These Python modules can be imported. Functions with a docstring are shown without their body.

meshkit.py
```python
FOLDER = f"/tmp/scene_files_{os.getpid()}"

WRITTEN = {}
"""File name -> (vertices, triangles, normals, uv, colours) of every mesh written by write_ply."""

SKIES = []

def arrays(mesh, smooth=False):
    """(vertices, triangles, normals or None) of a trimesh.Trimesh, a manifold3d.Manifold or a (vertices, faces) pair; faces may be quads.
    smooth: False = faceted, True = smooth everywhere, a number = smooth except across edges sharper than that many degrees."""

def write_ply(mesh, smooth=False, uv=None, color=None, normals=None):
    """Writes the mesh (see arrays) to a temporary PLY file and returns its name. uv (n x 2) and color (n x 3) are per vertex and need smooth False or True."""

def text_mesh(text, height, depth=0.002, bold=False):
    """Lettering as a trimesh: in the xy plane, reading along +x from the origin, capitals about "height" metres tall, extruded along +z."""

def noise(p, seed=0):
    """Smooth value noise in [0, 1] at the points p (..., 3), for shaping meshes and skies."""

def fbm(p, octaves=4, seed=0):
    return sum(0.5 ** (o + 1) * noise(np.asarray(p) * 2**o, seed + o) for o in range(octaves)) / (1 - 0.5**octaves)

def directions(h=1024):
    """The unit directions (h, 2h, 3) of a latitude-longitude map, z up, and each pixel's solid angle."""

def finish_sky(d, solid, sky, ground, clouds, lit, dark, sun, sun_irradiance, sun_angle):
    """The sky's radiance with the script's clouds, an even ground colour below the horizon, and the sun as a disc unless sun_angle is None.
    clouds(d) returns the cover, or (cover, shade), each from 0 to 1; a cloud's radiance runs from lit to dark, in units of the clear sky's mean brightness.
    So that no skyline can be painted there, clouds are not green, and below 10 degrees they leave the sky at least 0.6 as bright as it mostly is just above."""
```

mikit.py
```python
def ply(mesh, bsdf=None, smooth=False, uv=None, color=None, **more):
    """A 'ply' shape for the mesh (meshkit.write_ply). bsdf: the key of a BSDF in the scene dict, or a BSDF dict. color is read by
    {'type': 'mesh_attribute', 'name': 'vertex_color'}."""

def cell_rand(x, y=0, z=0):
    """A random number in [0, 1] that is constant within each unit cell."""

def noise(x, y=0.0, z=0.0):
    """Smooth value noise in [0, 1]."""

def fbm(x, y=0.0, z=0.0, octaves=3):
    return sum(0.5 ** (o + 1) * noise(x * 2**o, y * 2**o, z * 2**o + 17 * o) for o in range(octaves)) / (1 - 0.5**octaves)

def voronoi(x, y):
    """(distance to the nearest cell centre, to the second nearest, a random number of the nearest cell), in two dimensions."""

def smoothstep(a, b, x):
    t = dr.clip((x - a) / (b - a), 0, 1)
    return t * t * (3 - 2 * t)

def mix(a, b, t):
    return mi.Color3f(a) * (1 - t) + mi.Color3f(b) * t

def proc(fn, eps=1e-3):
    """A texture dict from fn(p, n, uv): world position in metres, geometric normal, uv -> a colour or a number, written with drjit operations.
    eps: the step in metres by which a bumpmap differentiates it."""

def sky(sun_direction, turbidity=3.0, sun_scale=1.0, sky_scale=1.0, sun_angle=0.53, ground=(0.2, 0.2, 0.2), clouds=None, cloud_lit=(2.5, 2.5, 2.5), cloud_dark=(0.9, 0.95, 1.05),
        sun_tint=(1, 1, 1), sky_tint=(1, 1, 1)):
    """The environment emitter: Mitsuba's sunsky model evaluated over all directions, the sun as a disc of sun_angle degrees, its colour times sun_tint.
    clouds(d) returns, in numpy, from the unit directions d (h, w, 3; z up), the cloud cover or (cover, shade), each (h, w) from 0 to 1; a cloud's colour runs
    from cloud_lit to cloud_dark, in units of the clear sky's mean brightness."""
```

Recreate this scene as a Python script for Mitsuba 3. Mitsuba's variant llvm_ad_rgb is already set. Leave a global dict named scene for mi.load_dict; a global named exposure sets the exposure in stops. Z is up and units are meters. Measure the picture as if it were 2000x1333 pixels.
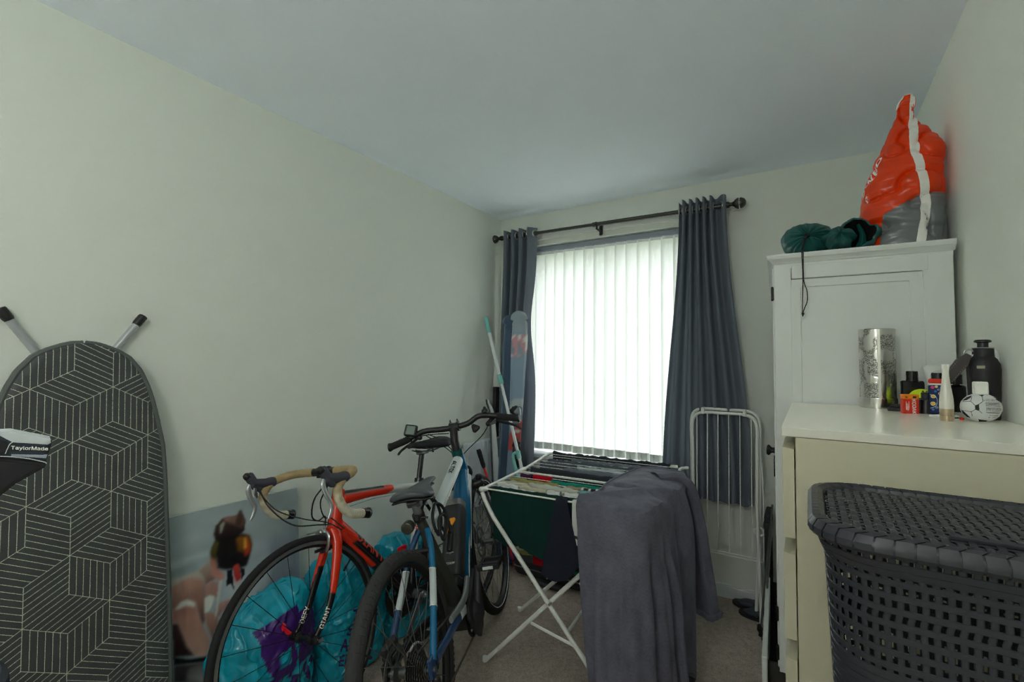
import math, random
import numpy as np, trimesh, manifold3d
import shapely.geometry as sg, shapely.ops as so
import drjit as dr, mitsuba as mi, mikit, meshkit
from math import pi, sin, cos, radians, degrees, sqrt
T = mi.ScalarTransform4f
rng = np.random.default_rng(7); random.seed(7)
scene, labels = {}, {}

# ---------------------------------------------------------------- camera, sky, lamp, exposure
EYE = np.array([0.0, 0.0, 1.311])
YAW, PITCH, ROLL = 0.56656888, 0.04607486, 0.01095155
_fw = np.array([-sin(YAW)*cos(PITCH), cos(YAW)*cos(PITCH), sin(PITCH)])
_rt = np.array([cos(YAW), sin(YAW), 0.0]); _up = np.cross(_rt, _fw)
_up2 = -_rt*sin(ROLL) + _up*cos(ROLL)
scene['camera'] = {'type': 'perspective', 'fov': degrees(2*math.atan(1000/908.18)), 'fov_axis': 'x', 'near_clip': 0.02, 'far_clip': 200.0,
                   'to_world': T().look_at(origin=EYE.tolist(), target=(EYE+_fw).tolist(), up=_up2.tolist())}
def overcast(d):
    n = meshkit.fbm(d*3.0, 4, 3)
    return np.ones(d.shape[:2]), np.clip((n-.35)*1.2, 0, 1)
scene['sky'] = mikit.sky((0.35, -0.75, 0.6), turbidity=4.0, sun_scale=0.0, sky_scale=1.0, ground=(0.30, 0.30, 0.30), clouds=overcast,
                         cloud_lit=(1.3, 1.34, 1.40), cloud_dark=(0.95, 1.00, 1.08))
UNSEEN_LAMP = 0.85          # radiance of the unseen globe lamp, out of view behind the camera
exposure = 5.48

# ---------------------------------------------------------------- helpers
def lin(c):
    return [float(((v/255+.055)/1.055)**2.4 if v > 10.31 else v/255/12.92) for v in c]
def mat(name, c, rough=.5, metal=0., spec=.5, sheen=0., clear=0., bump=None, tex=None):
    b = {'type': 'principled', 'base_color': tex if tex else {'type': 'rgb', 'value': lin(c)}, 'roughness': float(rough), 'metallic': float(metal), 'specular': float(spec)}
    if sheen: b['sheen'] = float(sheen)
    if clear: b['clearcoat'] = float(clear); b['clearcoat_gloss'] = .9
    if bump: b = {'type': 'bumpmap', 'arbitrary': bump[0], 'scale': bump[1], 'bsdf': b}
    scene[name] = {'type': 'twosided', 'bsdf': b}
    return name
def vmat(name, rough=.5, spec=.5, clear=0., sheen=0.):
    return mat(name, None, rough, 0, spec, sheen, clear, tex={'type': 'mesh_attribute', 'name': 'vertex_color'})

def uniq(k):
    if k not in USED: USED.add(k); return k
    i = 1
    while f'{k}_{i:03d}' in USED: i += 1
    k = f'{k}_{i:03d}'; USED.add(k); return k
USED = set()
def thing(name, label, cat, group=None):
    k = uniq(name); labels[k] = {'label': label, 'category': cat}
    if group: labels[k]['group'] = group
    return k
def part(parent, name, mesh, m, smooth=35, label=None, kind=None, color=None, uv=None):
    k = uniq(parent + '__' + name)
    if isinstance(mesh, dict): scene[k] = mesh
    else:
        if color is not None: smooth = True if smooth else False
        scene[k] = mikit.ply(mesh, m, smooth=smooth, color=color, uv=uv)
    if label: labels.setdefault(k, {})['label'] = label
    if kind: labels.setdefault(k, {})['kind'] = kind
    return k
def single(name, label, cat, mesh, m, smooth=35, group=None, color=None, uv=None):
    k = thing(name, label, cat, group)
    scene[k] = mikit.ply(mesh, m, smooth=(True if (color is not None or uv is not None) and smooth else smooth), color=color, uv=uv)
    return k
def struct(name, mesh, m, smooth=False, label=None, uv=None):
    USED.add(name); scene[name] = mikit.ply(mesh, m, smooth=smooth, uv=uv); labels[name] = {'kind': 'structure'}
    if label: labels[name]['label'] = label
    return name

V = lambda *a: np.array(a, float)
def unit(v): v = np.asarray(v, float); return v/np.linalg.norm(v)
def cat(*ms): return trimesh.util.concatenate([m for m in ms])
def tri(v, f): return trimesh.Trimesh(np.asarray(v, float), np.asarray(f, int), process=False)
def cbox(x0, x1, y0, y1, z0, z1, b=.002):
    """box with chamfered edges"""
    b = min(b, (x1-x0)*.3, (y1-y0)*.3, (z1-z0)*.3)
    P = []
    for x, sx in ((x0, 1), (x1, -1)):
        for y, sy in ((y0, 1), (y1, -1)):
            for z, sz in ((z0, 1), (z1, -1)):
                P += [(x+sx*b, y+sy*b, z), (x+sx*b, y, z+sz*b), (x, y+sy*b, z+sz*b)]
    return trimesh.convex.convex_hull(np.array(P))
def box(x0, x1, y0, y1, z0, z1):
    m = trimesh.creation.box((x1-x0, y1-y0, z1-z0)); m.apply_translation(((x0+x1)/2, (y0+y1)/2, (z0+z1)/2)); return m
def frm(o, x=None, z=None, y=None):
    """4x4 with origin o and two of the axes given"""
    if x is not None and z is not None:
        x = unit(x); z = unit(np.asarray(z)-x*np.dot(x, z)); y = np.cross(z, x)
    elif y is not None and z is not None:
        y = unit(y); z = unit(np.asarray(z)-y*np.dot(y, z)); x = np.cross(y, z)
    else:
        x = unit(x); y = unit(np.asarray(y)-x*np.dot(x, y)); z = np.cross(x, y)
    M = np.eye(4); M[:3, 0], M[:3, 1], M[:3, 2], M[:3, 3] = x, y, z, o
    return M
def xf(m, M): m = m.copy(); m.apply_transform(M); return m
def mv(m, x=0, y=0, z=0): m = m.copy(); m.apply_translation((x, y, z)); return m
def spline(P, n=8, closed=False):
    P = np.asarray(P, float); k = len(P); out = []
    idx = range(k if closed else k-1)
    for i in idx:
        if closed: a, b, c, d = P[i-1], P[i], P[(i+1) % k], P[(i+2) % k]
        else: a, b, c, d = P[max(i-1, 0)], P[i], P[i+1], P[min(i+2, k-1)]
        for t in np.linspace(0, 1, n, endpoint=False):
            out.append(.5*((2*b)+(-a+c)*t+(2*a-5*b+4*c-d)*t*t+(-a+3*b-3*c+d)*t**3))
    if not closed: out.append(P[-1])
    return np.array(out)
def frames(P, closed=False, up0=None):
    P = np.asarray(P, float); n = len(P)
    t = np.roll(P, -1, 0)-np.roll(P, 1, 0) if closed else np.gradient(P, axis=0)
    t /= np.linalg.norm(t, axis=1, keepdims=True)+1e-12
    a = np.array(up0, float) if up0 is not None else (np.array([0, 0, 1.]) if abs(t[0][2]) < .9 else np.array([1., 0, 0]))
    A = []
    for i in range(n):
        a = a-t[i]*np.dot(a, t[i])
        if np.linalg.norm(a) < 1e-6: a = np.cross(t[i], [0.3, .5, .8])
        a = a/np.linalg.norm(a); A.append(a)
    A = np.array(A); B = np.cross(t, A)
    return t, A, B
def tube(P, r, n=10, closed=False, caps=True, flat=1.0, up0=None):
    """tube along P; r number or per point; flat scales the second section axis"""
    P = np.asarray(P, float); t, A, B = frames(P, closed, up0)
    r = np.broadcast_to(np.asarray(r, float), (len(P),)); fl = np.broadcast_to(np.asarray(flat, float), (len(P),))
    an = np.arange(n)*2*pi/n
    v = P[:, None]+r[:, None, None]*(np.cos(an)[None, :, None]*A[:, None]+fl[:, None, None]*np.sin(an)[None, :, None]*B[:, None])
    k = len(P); F = []
    for i in range(k if closed else k-1):
        j = (i+1) % k
        for q in range(n):
            w = (q+1) % n
            F += [(i*n+q, j*n+q, j*n+w), (i*n+q, j*n+w, i*n+w)]
    v = v.reshape(-1, 3)
    if caps and not closed:
        c0, c1 = len(v), len(v)+1; v = np.vstack([v, P[0], P[-1]])
        for q in range(n):
            w = (q+1) % n
            F += [(c0, q, w), (c1, (k-1)*n+w, (k-1)*n+q)]
    m = tri(v, F)
    if m.volume < 0: m.invert()
    return m
def bar(a, b, r, n=10, r2=None): return tube([a, b], [r, r if r2 is None else r2], n)
def lathe(prof, n=32, M=None, mod=None):
    """revolve (r,z) about z; mod(theta, i)->radius factor"""
    prof = np.asarray(prof, float); th = np.arange(n)*2*pi/n; k = len(prof)
    R = prof[:, 0][:, None]*np.ones(n)[None]
    if mod is not None: R = R*mod(th[None, :], np.arange(k)[:, None])
    v = np.stack([R*np.cos(th), R*np.sin(th), prof[:, 1][:, None]+0*R], -1).reshape(-1, 3); F = []
    for i in range(k-1):
        for q in range(n):
            w = (q+1) % n
            F += [(i*n+q, i*n+w, (i+1)*n+w), (i*n+q, (i+1)*n+w, (i+1)*n+q)]
    m = tri(v, F); m.merge_vertices(); m.update_faces(m.nondegenerate_faces())
    if m.volume < 0: m.invert()
    return xf(m, M) if M is not None else m
def torus(R, r, n=48, k=10, M=None):
    m = trimesh.creation.torus(R, r, major_sections=n, minor_sections=k)
    return xf(m, M) if M is not None else m
def ball(c, r, sub=2, s=(1, 1, 1)):
    m = trimesh.creation.icosphere(sub, 1.0); m.apply_scale(np.array(s)*r); m.apply_translation(c); return m
def grid(P, closed_u=False):
    """P (a,b,3) -> open surface"""
    a, b = P.shape[:2]; F = []
    for i in range(a if closed_u else a-1):
        j = (i+1) % a
        for q in range(b-1):
            F += [(i*b+q, j*b+q, j*b+q+1), (i*b+q, j*b+q+1, i*b+q+1)]
    return tri(P.reshape(-1, 3), F)
def thick(P, th):
    """closed slab from a grid of points: offset by th along the normals"""
    a, b = P.shape[:2]
    du, dv = np.gradient(P, axis=0), np.gradient(P, axis=1)
    N = np.cross(du, dv); N /= np.linalg.norm(N, axis=-1, keepdims=True)+1e-12
    Q = P+N*th; v = np.vstack([P.reshape(-1, 3), Q.reshape(-1, 3)]); o = a*b; F = []
    for i in range(a-1):
        for q in range(b-1):
            A, B, C, D = i*b+q, (i+1)*b+q, (i+1)*b+q+1, i*b+q+1
            F += [(A, C, B), (A, D, C), (o+A, o+B, o+C), (o+A, o+C, o+D)]
    per = [(i, 0) for i in range(a)]+[(a-1, q) for q in range(1, b)]+[(i, b-1) for i in range(a-2, -1, -1)]+[(0, q) for q in range(b-2, 0, -1)]
    for (i, q), (i2, q2) in zip(per, per[1:]+per[:1]):
        A, B = i*b+q, i2*b+q2; F += [(A, B, o+B), (A, o+B, o+A)]
    return tri(v, F)
def extrude(poly, h, M=None):
    m = trimesh.creation.extrude_polygon(poly if hasattr(poly, 'area') else sg.Polygon(poly), h, engine='earcut')
    return xf(m, M) if M is not None else m
def rrect(x0, x1, y0, y1, r, n=6): return sg.box(x0+r, y0+r, x1-r, y1-r).buffer(r, quad_segs=n)
def hull(*pts_r, sub=1):
    """convex hull of spheres (x,y,z,r)"""
    s = trimesh.creation.icosphere(sub, 1.0).vertices
    return trimesh.convex.convex_hull(np.vstack([np.array(p[:3])+s*p[3] for p in pts_r]))
def text_on(text, h, fn, depth=.0006, bold=True, sub=.006, center=True):
    """lettering laid on the surface fn(x, y) -> (point, normal); x,y in metres"""
    m = meshkit.text_mesh(text, h, depth, bold)
    v = m.vertices.copy()
    if center: v[:, :2] -= (v[:, :2].max(0)+v[:, :2].min(0))/2
    m = trimesh.Trimesh(v, m.faces)
    m = m.subdivide_to_size(max(sub, h/6), max_iter=6) if sub else m
    p, n = fn(m.vertices[:, 0], m.vertices[:, 1])
    return tri(p+n*(m.vertices[:, 2:3]+.0004), m.faces)
def plane_fn(o, ex, ey):
    o, ex, ey = np.array(o, float), unit(ex), unit(ey); n = np.cross(ex, ey)
    return lambda x, y: (o+x[:, None]*ex+y[:, None]*ey, np.broadcast_to(n, (len(x), 3)))
def smooth01(a, b, x): t = np.clip((x-a)/(b-a), 0, 1); return t*t*(3-2*t)
# ---------------------------------------------------------------- room
XL, XR, YB, YF, ZC = -1.97, 0.417, 2.93, -1.15, 2.40
def carpet_c(p, n, uv):
    a = mikit.noise(p.x*420, p.y*420, 0); b = mikit.fbm(p.x*60, p.y*60, 3)
    c = mikit.fbm(p.x*4, p.y*4, 9)
    t = a*.55+b*.35+c*.25
    return mikit.mix([.13, .108, .09], [.55, .47, .40], t)
def carpet_b(p, n, uv): return mikit.noise(p.x*330, p.y*330, 5)
mat('carpet', None, .95, spec=.1, sheen=.3, tex=mikit.proc(carpet_c), bump=(mikit.proc(carpet_b, eps=6e-4), .002))
def wall_b(p, n, uv): return mikit.fbm(p.x*70+p.y*70, p.z*70, p.y*30, 3)
mat('wall_paint', (222, 226, 218), .75, spec=.25, bump=(mikit.proc(wall_b, eps=2e-3), .0004))
mat('ceiling_paint', (234, 242, 250), .85, spec=.2)
mat('white_gloss', (222, 226, 228), .35)
mat('upvc', (232, 236, 238), .3)
mat('white_wood', (224, 224, 218), .4)
struct('floor', box(XL-.2, XR+.2, YF-.2, YB+.05, -.1, 0), 'carpet')
struct('ceiling', box(XL-.2, XR+.2, YF-.2, YB+.35, ZC, ZC+.1), 'ceiling_paint')
struct('wall_left', box(XL-.2, XL, YF-.2, YB+.35, 0, ZC), 'wall_paint')
struct('wall_right', box(XR, XR+.2, YF-.2, YB+.35, 0, ZC), 'wall_paint')
# front wall behind the camera, with a closed door in it
DX0, DX1 = -1.05, -.27
struct('wall_front', cat(box(XL, DX0, YF-.1, YF, 0, ZC), box(DX1, XR, YF-.1, YF, 0, ZC), box(DX0, DX1, YF-.1, YF, 2.0, ZC)), 'wall_paint')
struct('door_1', cat(cbox(DX0+.03, DX1-.03, YF-.07, YF-.03, .005, 1.97), cbox(DX0, DX0+.03, YF-.1, YF+.012, 0, 2.0), cbox(DX1-.03, DX1, YF-.1, YF+.012, 0, 2.0), cbox(DX0, DX1, YF-.1, YF+.012, 1.97, 2.03)), 'white_gloss')
# window wall with its opening
WX0, WX1, WZ0, WZ1 = -1.80, -.56, .665, 2.165
struct('wall_back', cat(box(XL, WX0, YB, YB+.32, 0, ZC), box(WX1, XR, YB, YB+.32, 0, ZC), box(WX0, WX1, YB, YB+.32, 0, WZ0), box(WX0, WX1, YB, YB+.32, WZ1, ZC)), 'wall_paint')
def skirting(x0, x1, y0, y1): return cat(cbox(x0, x1, y0, y1, 0, .062, .002), cbox(x0+.0, x1-.0, y0+(.003 if y1-y0 < .1 else 0), y1, .055, .074, .006))
struct('baseboard_back', skirting(XL, XR, YB-.014, YB), 'white_gloss', 30)
struct('baseboard_left', cat(cbox(XL, XL+.014, YF, YB-.014, 0, .062), cbox(XL, XL+.011, YF, YB-.014, .055, .074, .005)), 'white_gloss', 30)
struct('baseboard_right', cat(cbox(XR-.014, XR, YF, YB-.014, 0, .062), cbox(XR-.011, XR, YF, YB-.014, .055, .074, .005)), 'white_gloss', 30)
# window: frame, mullion, glass panes, sill board
USED.add('window_1'); labels['window_1'] = {'kind': 'structure', 'label': 'white framed window behind the vertical blind'}
wf = [cbox(WX0, WX0+.065, 3.12, 3.19, WZ0, WZ1, .006), cbox(WX1-.065, WX1, 3.12, 3.19, WZ0, WZ1, .006), cbox(WX0+.06, WX1-.06, 3.12, 3.19, WZ0, WZ0+.07, .006), cbox(WX0+.06, WX1-.06, 3.12, 3.19, WZ1-.065, WZ1, .006)]
wf += [cbox(-1.21, -1.15, 3.125, 3.185, WZ0+.06, WZ1-.06, .006)]
part('window_1', 'window_frame', cat(*wf), 'upvc', False)
scene['pane_glass'] = {'type': 'thindielectric', 'int_ior': 1.5}
for a, b in ((WX0+.06, -1.205), (-1.155, WX1-.06)):
    part('window_1', 'pane', tri([(a, 3.155, WZ0+.065), (b, 3.155, WZ0+.065), (b, 3.155, WZ1-.06), (a, 3.155, WZ1-.06)], [(0, 1, 2), (0, 2, 3)]), 'pane_glass', False)
part('window_1', 'sill', cbox(WX0-.0, WX1+.0, YB-.045, 3.12, WZ0-.022, WZ0+.012, .008), 'white_gloss', 30)
# unseen ground added outside to darken the lower light through the blind
mat('added_ground', (108, 114, 92), .9)
struct('ground', box(-14, 14, 3.6, 40, -.6, -.5), 'added_ground')
# unseen globe lamp behind the camera, lights the surfaces that face it
lk = thing('unseen_pendant_lamp', 'unseen globe lamp behind the camera lighting the sides that face it', 'lamp')
LC = V(-.42, -.72, 1.98)
part(lk, 'ceiling_rose', lathe([(0, 0), (.05, 0), (.045, .02), (.012, .03), (0, .03)], 32, frm((LC[0], LC[1], ZC), x=(1, 0, 0), z=(0, 0, -1))), 'white_gloss')
part(lk, 'flex', bar((LC[0], LC[1], ZC-.02), LC+V(0, 0, .13), .004, 8), 'white_gloss')
scene[uniq(lk+'__globe')] = {**mikit.ply(ball(LC, .12, 3), 'white_gloss', smooth=True), 'emitter': {'type': 'area', 'radiance': {'type': 'rgb', 'value': [UNSEEN_LAMP, UNSEEN_LAMP*.97, UNSEEN_LAMP*.90]}}}

# ---------------------------------------------------------------- vertical blind
mat('rail_shade_grey', (150, 158, 170), .4, spec=.4)
mat('bright_white', (240, 242, 242), .4)
scene['vane_cloth'] = {'type': 'principledthin', 'base_color': {'type': 'rgb', 'value': lin((232, 236, 230))}, 'roughness': .8, 'diff_trans': 1.0, 'spec_trans': 0.0, 'eta': 1.3}
bl = thing('vertical_blind', 'cream vertical blind of long fabric vanes closed across the window', 'blind')
YV = 2.985
part(bl, 'headrail', cat(cbox(WX0+.03, WX1-.03, YV-.022, YV+.022, 2.125, 2.158, .004)), 'rail_shade_grey', 30)  # backlit shade of the headrail is put into its grey-blue colour
edges = [-1.761, -1.685, -1.608, -1.53, -1.457, -1.38, -1.303, -1.228, -1.151, -1.077, -1.002, -.926, -.848, -.771, -.695, -.620]
for i, e in enumerate(edges):
    c = e+.036; w = .0445; a = radians(13+rng.normal(0, 1.2))
    dx, dy = cos(a)*w, sin(a)*w; zt, zb = 2.112, .690+rng.normal(0, .0015)
    nz = 14; P = np.zeros((7, nz, 3))
    for q, s in enumerate(np.linspace(-1, 1, 7)):
        for k, z in enumerate(np.linspace(zt, zb, nz)):
            bow = .004*(1-s*s)*(1 if k > 0 else .3)
            P[q, k] = (c+dx*s+rng.normal(0, .0002), YV+dy*s-bow, z)
    v = part(bl, 'vane', thick(P, .0006) if False else grid(P), 'vane_cloth', True)
    Mv = frm((c, YV, zb), x=(dx, dy, 0), z=(0, 0, 1))
    part(v, 'weight', xf(cbox(-w+.004, w-.004, -.0032, .0012, .002, .050, .001), Mv), 'weight_white', False)
    part(v, 'hanger', xf(cat(cbox(-.036, .036, -.003, .003, zt-zb-.006, zt-zb+.016, .002), cbox(-.006, .006, -.003, .003, zt-zb+.012, zt-zb+.03, .001)), Mv), 'bright_white', False)
    if i < len(edges)-1:
        c2 = edges[i+1]+.036
        part(bl, 'chain', tube(spline([(c+.04, YV-.012, zb+.046), ((c+c2)/2, YV-.014, zb+.026), (c2-.04, YV-.012, zb+.046)], 5), .0012, 5), 'bright_white')
mat('weight_white', (208, 212, 205), .6)

# ---------------------------------------------------------------- curtain pole and its batten
mat('pewter', (84, 84, 80), .35, metal=.85)
mat('dark_metal', (58, 58, 56), .4, metal=.8)
YP, = (2.835,)
def pole_z(x): return 2.232-.0112*(x+1.923)
pk = thing('curtain_pole', 'pewter grey curtain pole with ball finials above the window', 'curtain pole')
xj = -1.17
part(pk, 'pole', bar((-1.90, YP, pole_z(-1.90)), (xj, YP, pole_z(xj)), .0105, 16), 'pewter')
part(pk, 'pole', bar((xj, YP, pole_z(xj)), (-.375, YP, pole_z(-.375)), .0128, 16), 'pewter')
part(pk, 'collar', bar((xj-.012, YP, pole_z(xj)), (xj+.012, YP, pole_z(xj)), .0155, 16), 'pewter')
for x, s in ((-1.90, -1), (-.375, 1)):
    M = frm((x, YP, pole_z(x)), z=(s, 0, 0), x=(0, 0, 1))
    f = part(pk, 'finial', lathe([(.0, .036), (.011, .037), (.022, .043), (.029, .056), (.031, .068), (.029, .08), (.022, .092), (.011, .099), (0, .1)], 28, M), 'pewter')
    part(f, 'neck', lathe([(.0135, -.008), (.017, -.004), (.017, .014), (.011, .018), (.010, .030), (.014, .036), (.012, .040)], 24, M), 'dark_metal')
    part(f, 'ring', cat(*[ball(V(x, YP, pole_z(x))+s*V(.068, 0, 0)+.0315*V(0, cos(a), sin(a)), .0035, 1) for a in np.arange(18)*2*pi/18]), 'bright_white')
for x in (-1.86, -1.155, -.40):
    z = pole_z(x)
    part(pk, 'bracket', cat(cbox(x-.006, x+.006, YP, YB-.018, z-.034, z-.026, .001), cbox(x-.006, x+.006, YP-.004, YP+.006, z-.034, z-.010, .001), cbox(x-.012, x+.012, YB-.021, YB-.0175, z-.055, z+.01, .001), torus(.0145, .003, 20, 6, frm((x, YP, z), x=(0, 1, 0), z=(1, 0, 0)))), 'dark_metal')
struct('trim_1', cbox(-1.93, -.315, YB-.0175, YB, 2.2, 2.256, .002), 'white_wood', label='white batten on the wall behind the curtain pole')

# ---------------------------------------------------------------- curtains
def lilac(p, n, uv): return mi.Color3f(0)
scene['curtain_grey'] = {'type': 'principledthin', 'base_color': {'type': 'rgb', 'value': lin((116, 123, 134))}, 'roughness': .9, 'diff_trans': .42, 'spec_trans': 0.0, 'eta': 1.2}
mat('eyelet_metal', (190, 190, 186), .25, metal=.9)
def curtain(key, top, bot, zt, zb, folds, amp, seed, pole_fn, lead=0, ph=0.0, bulge=None):
    """top/bot = (x0,x1); pleated sheet around the pole"""
    r = np.random.default_rng(seed); nu, nv = folds*16+1, 40
    P = np.zeros((nu, nv, 3)); u = np.linspace(0, 1, nu)
    jit = np.interp(u, np.linspace(0, 1, folds*2+1), r.normal(0, .25, folds*2+1))
    w2 = np.interp(u, np.linspace(0, 1, folds+1), r.normal(0, 1, folds+1))
    for k, v in enumerate(np.linspace(0, 1, nv)):
        e = smooth01(0, 1, v)
        x0, x1 = top[0]+(bot[0]-top[0])*e, top[1]+(bot[1]-top[1])*e
        uu = u+jit*.03*v
        fold = np.sin(uu*folds*2*pi+ph+v*w2*.35)
        am = amp*(1+.25*w2*v)*(1-.15*v)*(1-.45*smooth01(.84, .95, u))
        x = x0+(x1-x0)*uu-np.sin(2*(uu*folds*2*pi+ph))*(x1-x0)/folds/(4*pi)*1.15*(1-.6*v)*(1-smooth01(.82, .92, u))+.034*smooth01(.86, 1, u)*(1-.7*v)
        y = YP+fold*am+.012*np.sin(v*5+w2)*v
        if bulge is not None: x = x+bulge(v, u)
        P[:, k, 0], P[:, k, 1] = x, np.minimum(y, YB-.055)
        P[:, k, 2] = zt-(zt-zb)*v+(.012*np.cos(uu*folds*2*pi+ph+1) if k == nv-1 else 0)-(.004*np.cos(uu*folds*2*pi+ph) if k == 0 else 0)
    part(key, 'cloth', grid(P), 'curtain_grey', True)
    # eyelets where the sheet crosses the pole
    s = np.sin(u*folds*2*pi+ph)
    for i in np.nonzero(np.diff(np.sign(s)))[0]:
        a, b = P[i, 1], P[i+1, 1]; c = (a+b)/2; t = unit((b-a)*V(1, 1, 0))
        part(key, 'eyelet', torus(.023, .0042, 26, 8, frm((c[0], YP, pole_fn(c[0])), x=t, z=np.cross(t, (0, 0, 1)))), 'eyelet_metal')
ck = thing('curtain', 'short slate grey eyelet curtain gathered at the left of the window behind the skis', 'curtain')
curtain(ck, (-1.895, -1.640), (-1.905, -1.62), 2.272, .56, 4, .040, 3, pole_z, ph=.6, bulge=lambda v, u: -.045*np.exp(-((v-.40)/.16)**2)*u)
ck = thing('curtain', 'short slate grey eyelet curtain gathered at the right of the window', 'curtain')
curtain(ck, (-.632, -.408), (-.735, -.262), 2.272, .552, 6, .045, 5, pole_z, ph=-.5)
# ---------------------------------------------------------------- wardrobe (turned 2.7 degrees)
mat('wardrobe_white', (216, 219, 216), .42, spec=.4)
mat('black_iron', (34, 34, 36), .45, metal=.6)
mat('shadow_board', (60, 58, 54), .8)  # dark tone standing in for the shade under the wardrobe
WA = radians(2.7)
WM = frm((-.101, 1.95, 0), x=(cos(WA), sin(WA), 0), z=(0, 0, 1))     # x along the side, y into the depth
wk = thing('wardrobe', 'tall white wardrobe with cornice beside the right wall', 'wardrobe')
WD, WW, WB, WT = .495, .86, .225, 1.684
def wp(name, m, mt='wardrobe_white', sm=False, label=None): return part(wk, name, xf(m, WM), mt, sm, label)
# side facing the room: stiles, rails and sunk panels
side = [cbox(0, .055, 0, .02, WB, WT), cbox(WD-.075, WD, 0, .02, WB, WT), cbox(.05, WD-.07, 0, .02, WB, WB+.10), cbox(.055, WD-.075, .0005, .02, 1.592, 1.622)]
side += [cbox(.05, .084, .0008, .02, WB, 1.60), cbox(WD-.11, WD-.07, .0008, .02, WB, 1.60)]
wp('side_panel', cat(*side))
wp('sunk_panel', cat(box(.08, WD-.10, .006, .014, WB+.08, 1.598)), label='sunk centre panel')
wp('frieze_panel', cbox(.056, WD-.061, -.0015, .018, 1.624, 1.673, .002))
wp('back_side', box(0, WD, WW-.02, WW, WB, WT)); wp('top_board', box(.0, WD, .0, WW, WT-.02, WT)); wp('bottom_board', box(.0, WD, 0.02, WW, WB, WB+.02)); wp('back_panel', box(WD-.012, WD, .02, WW-.02, WB, WT-.02))
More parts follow.
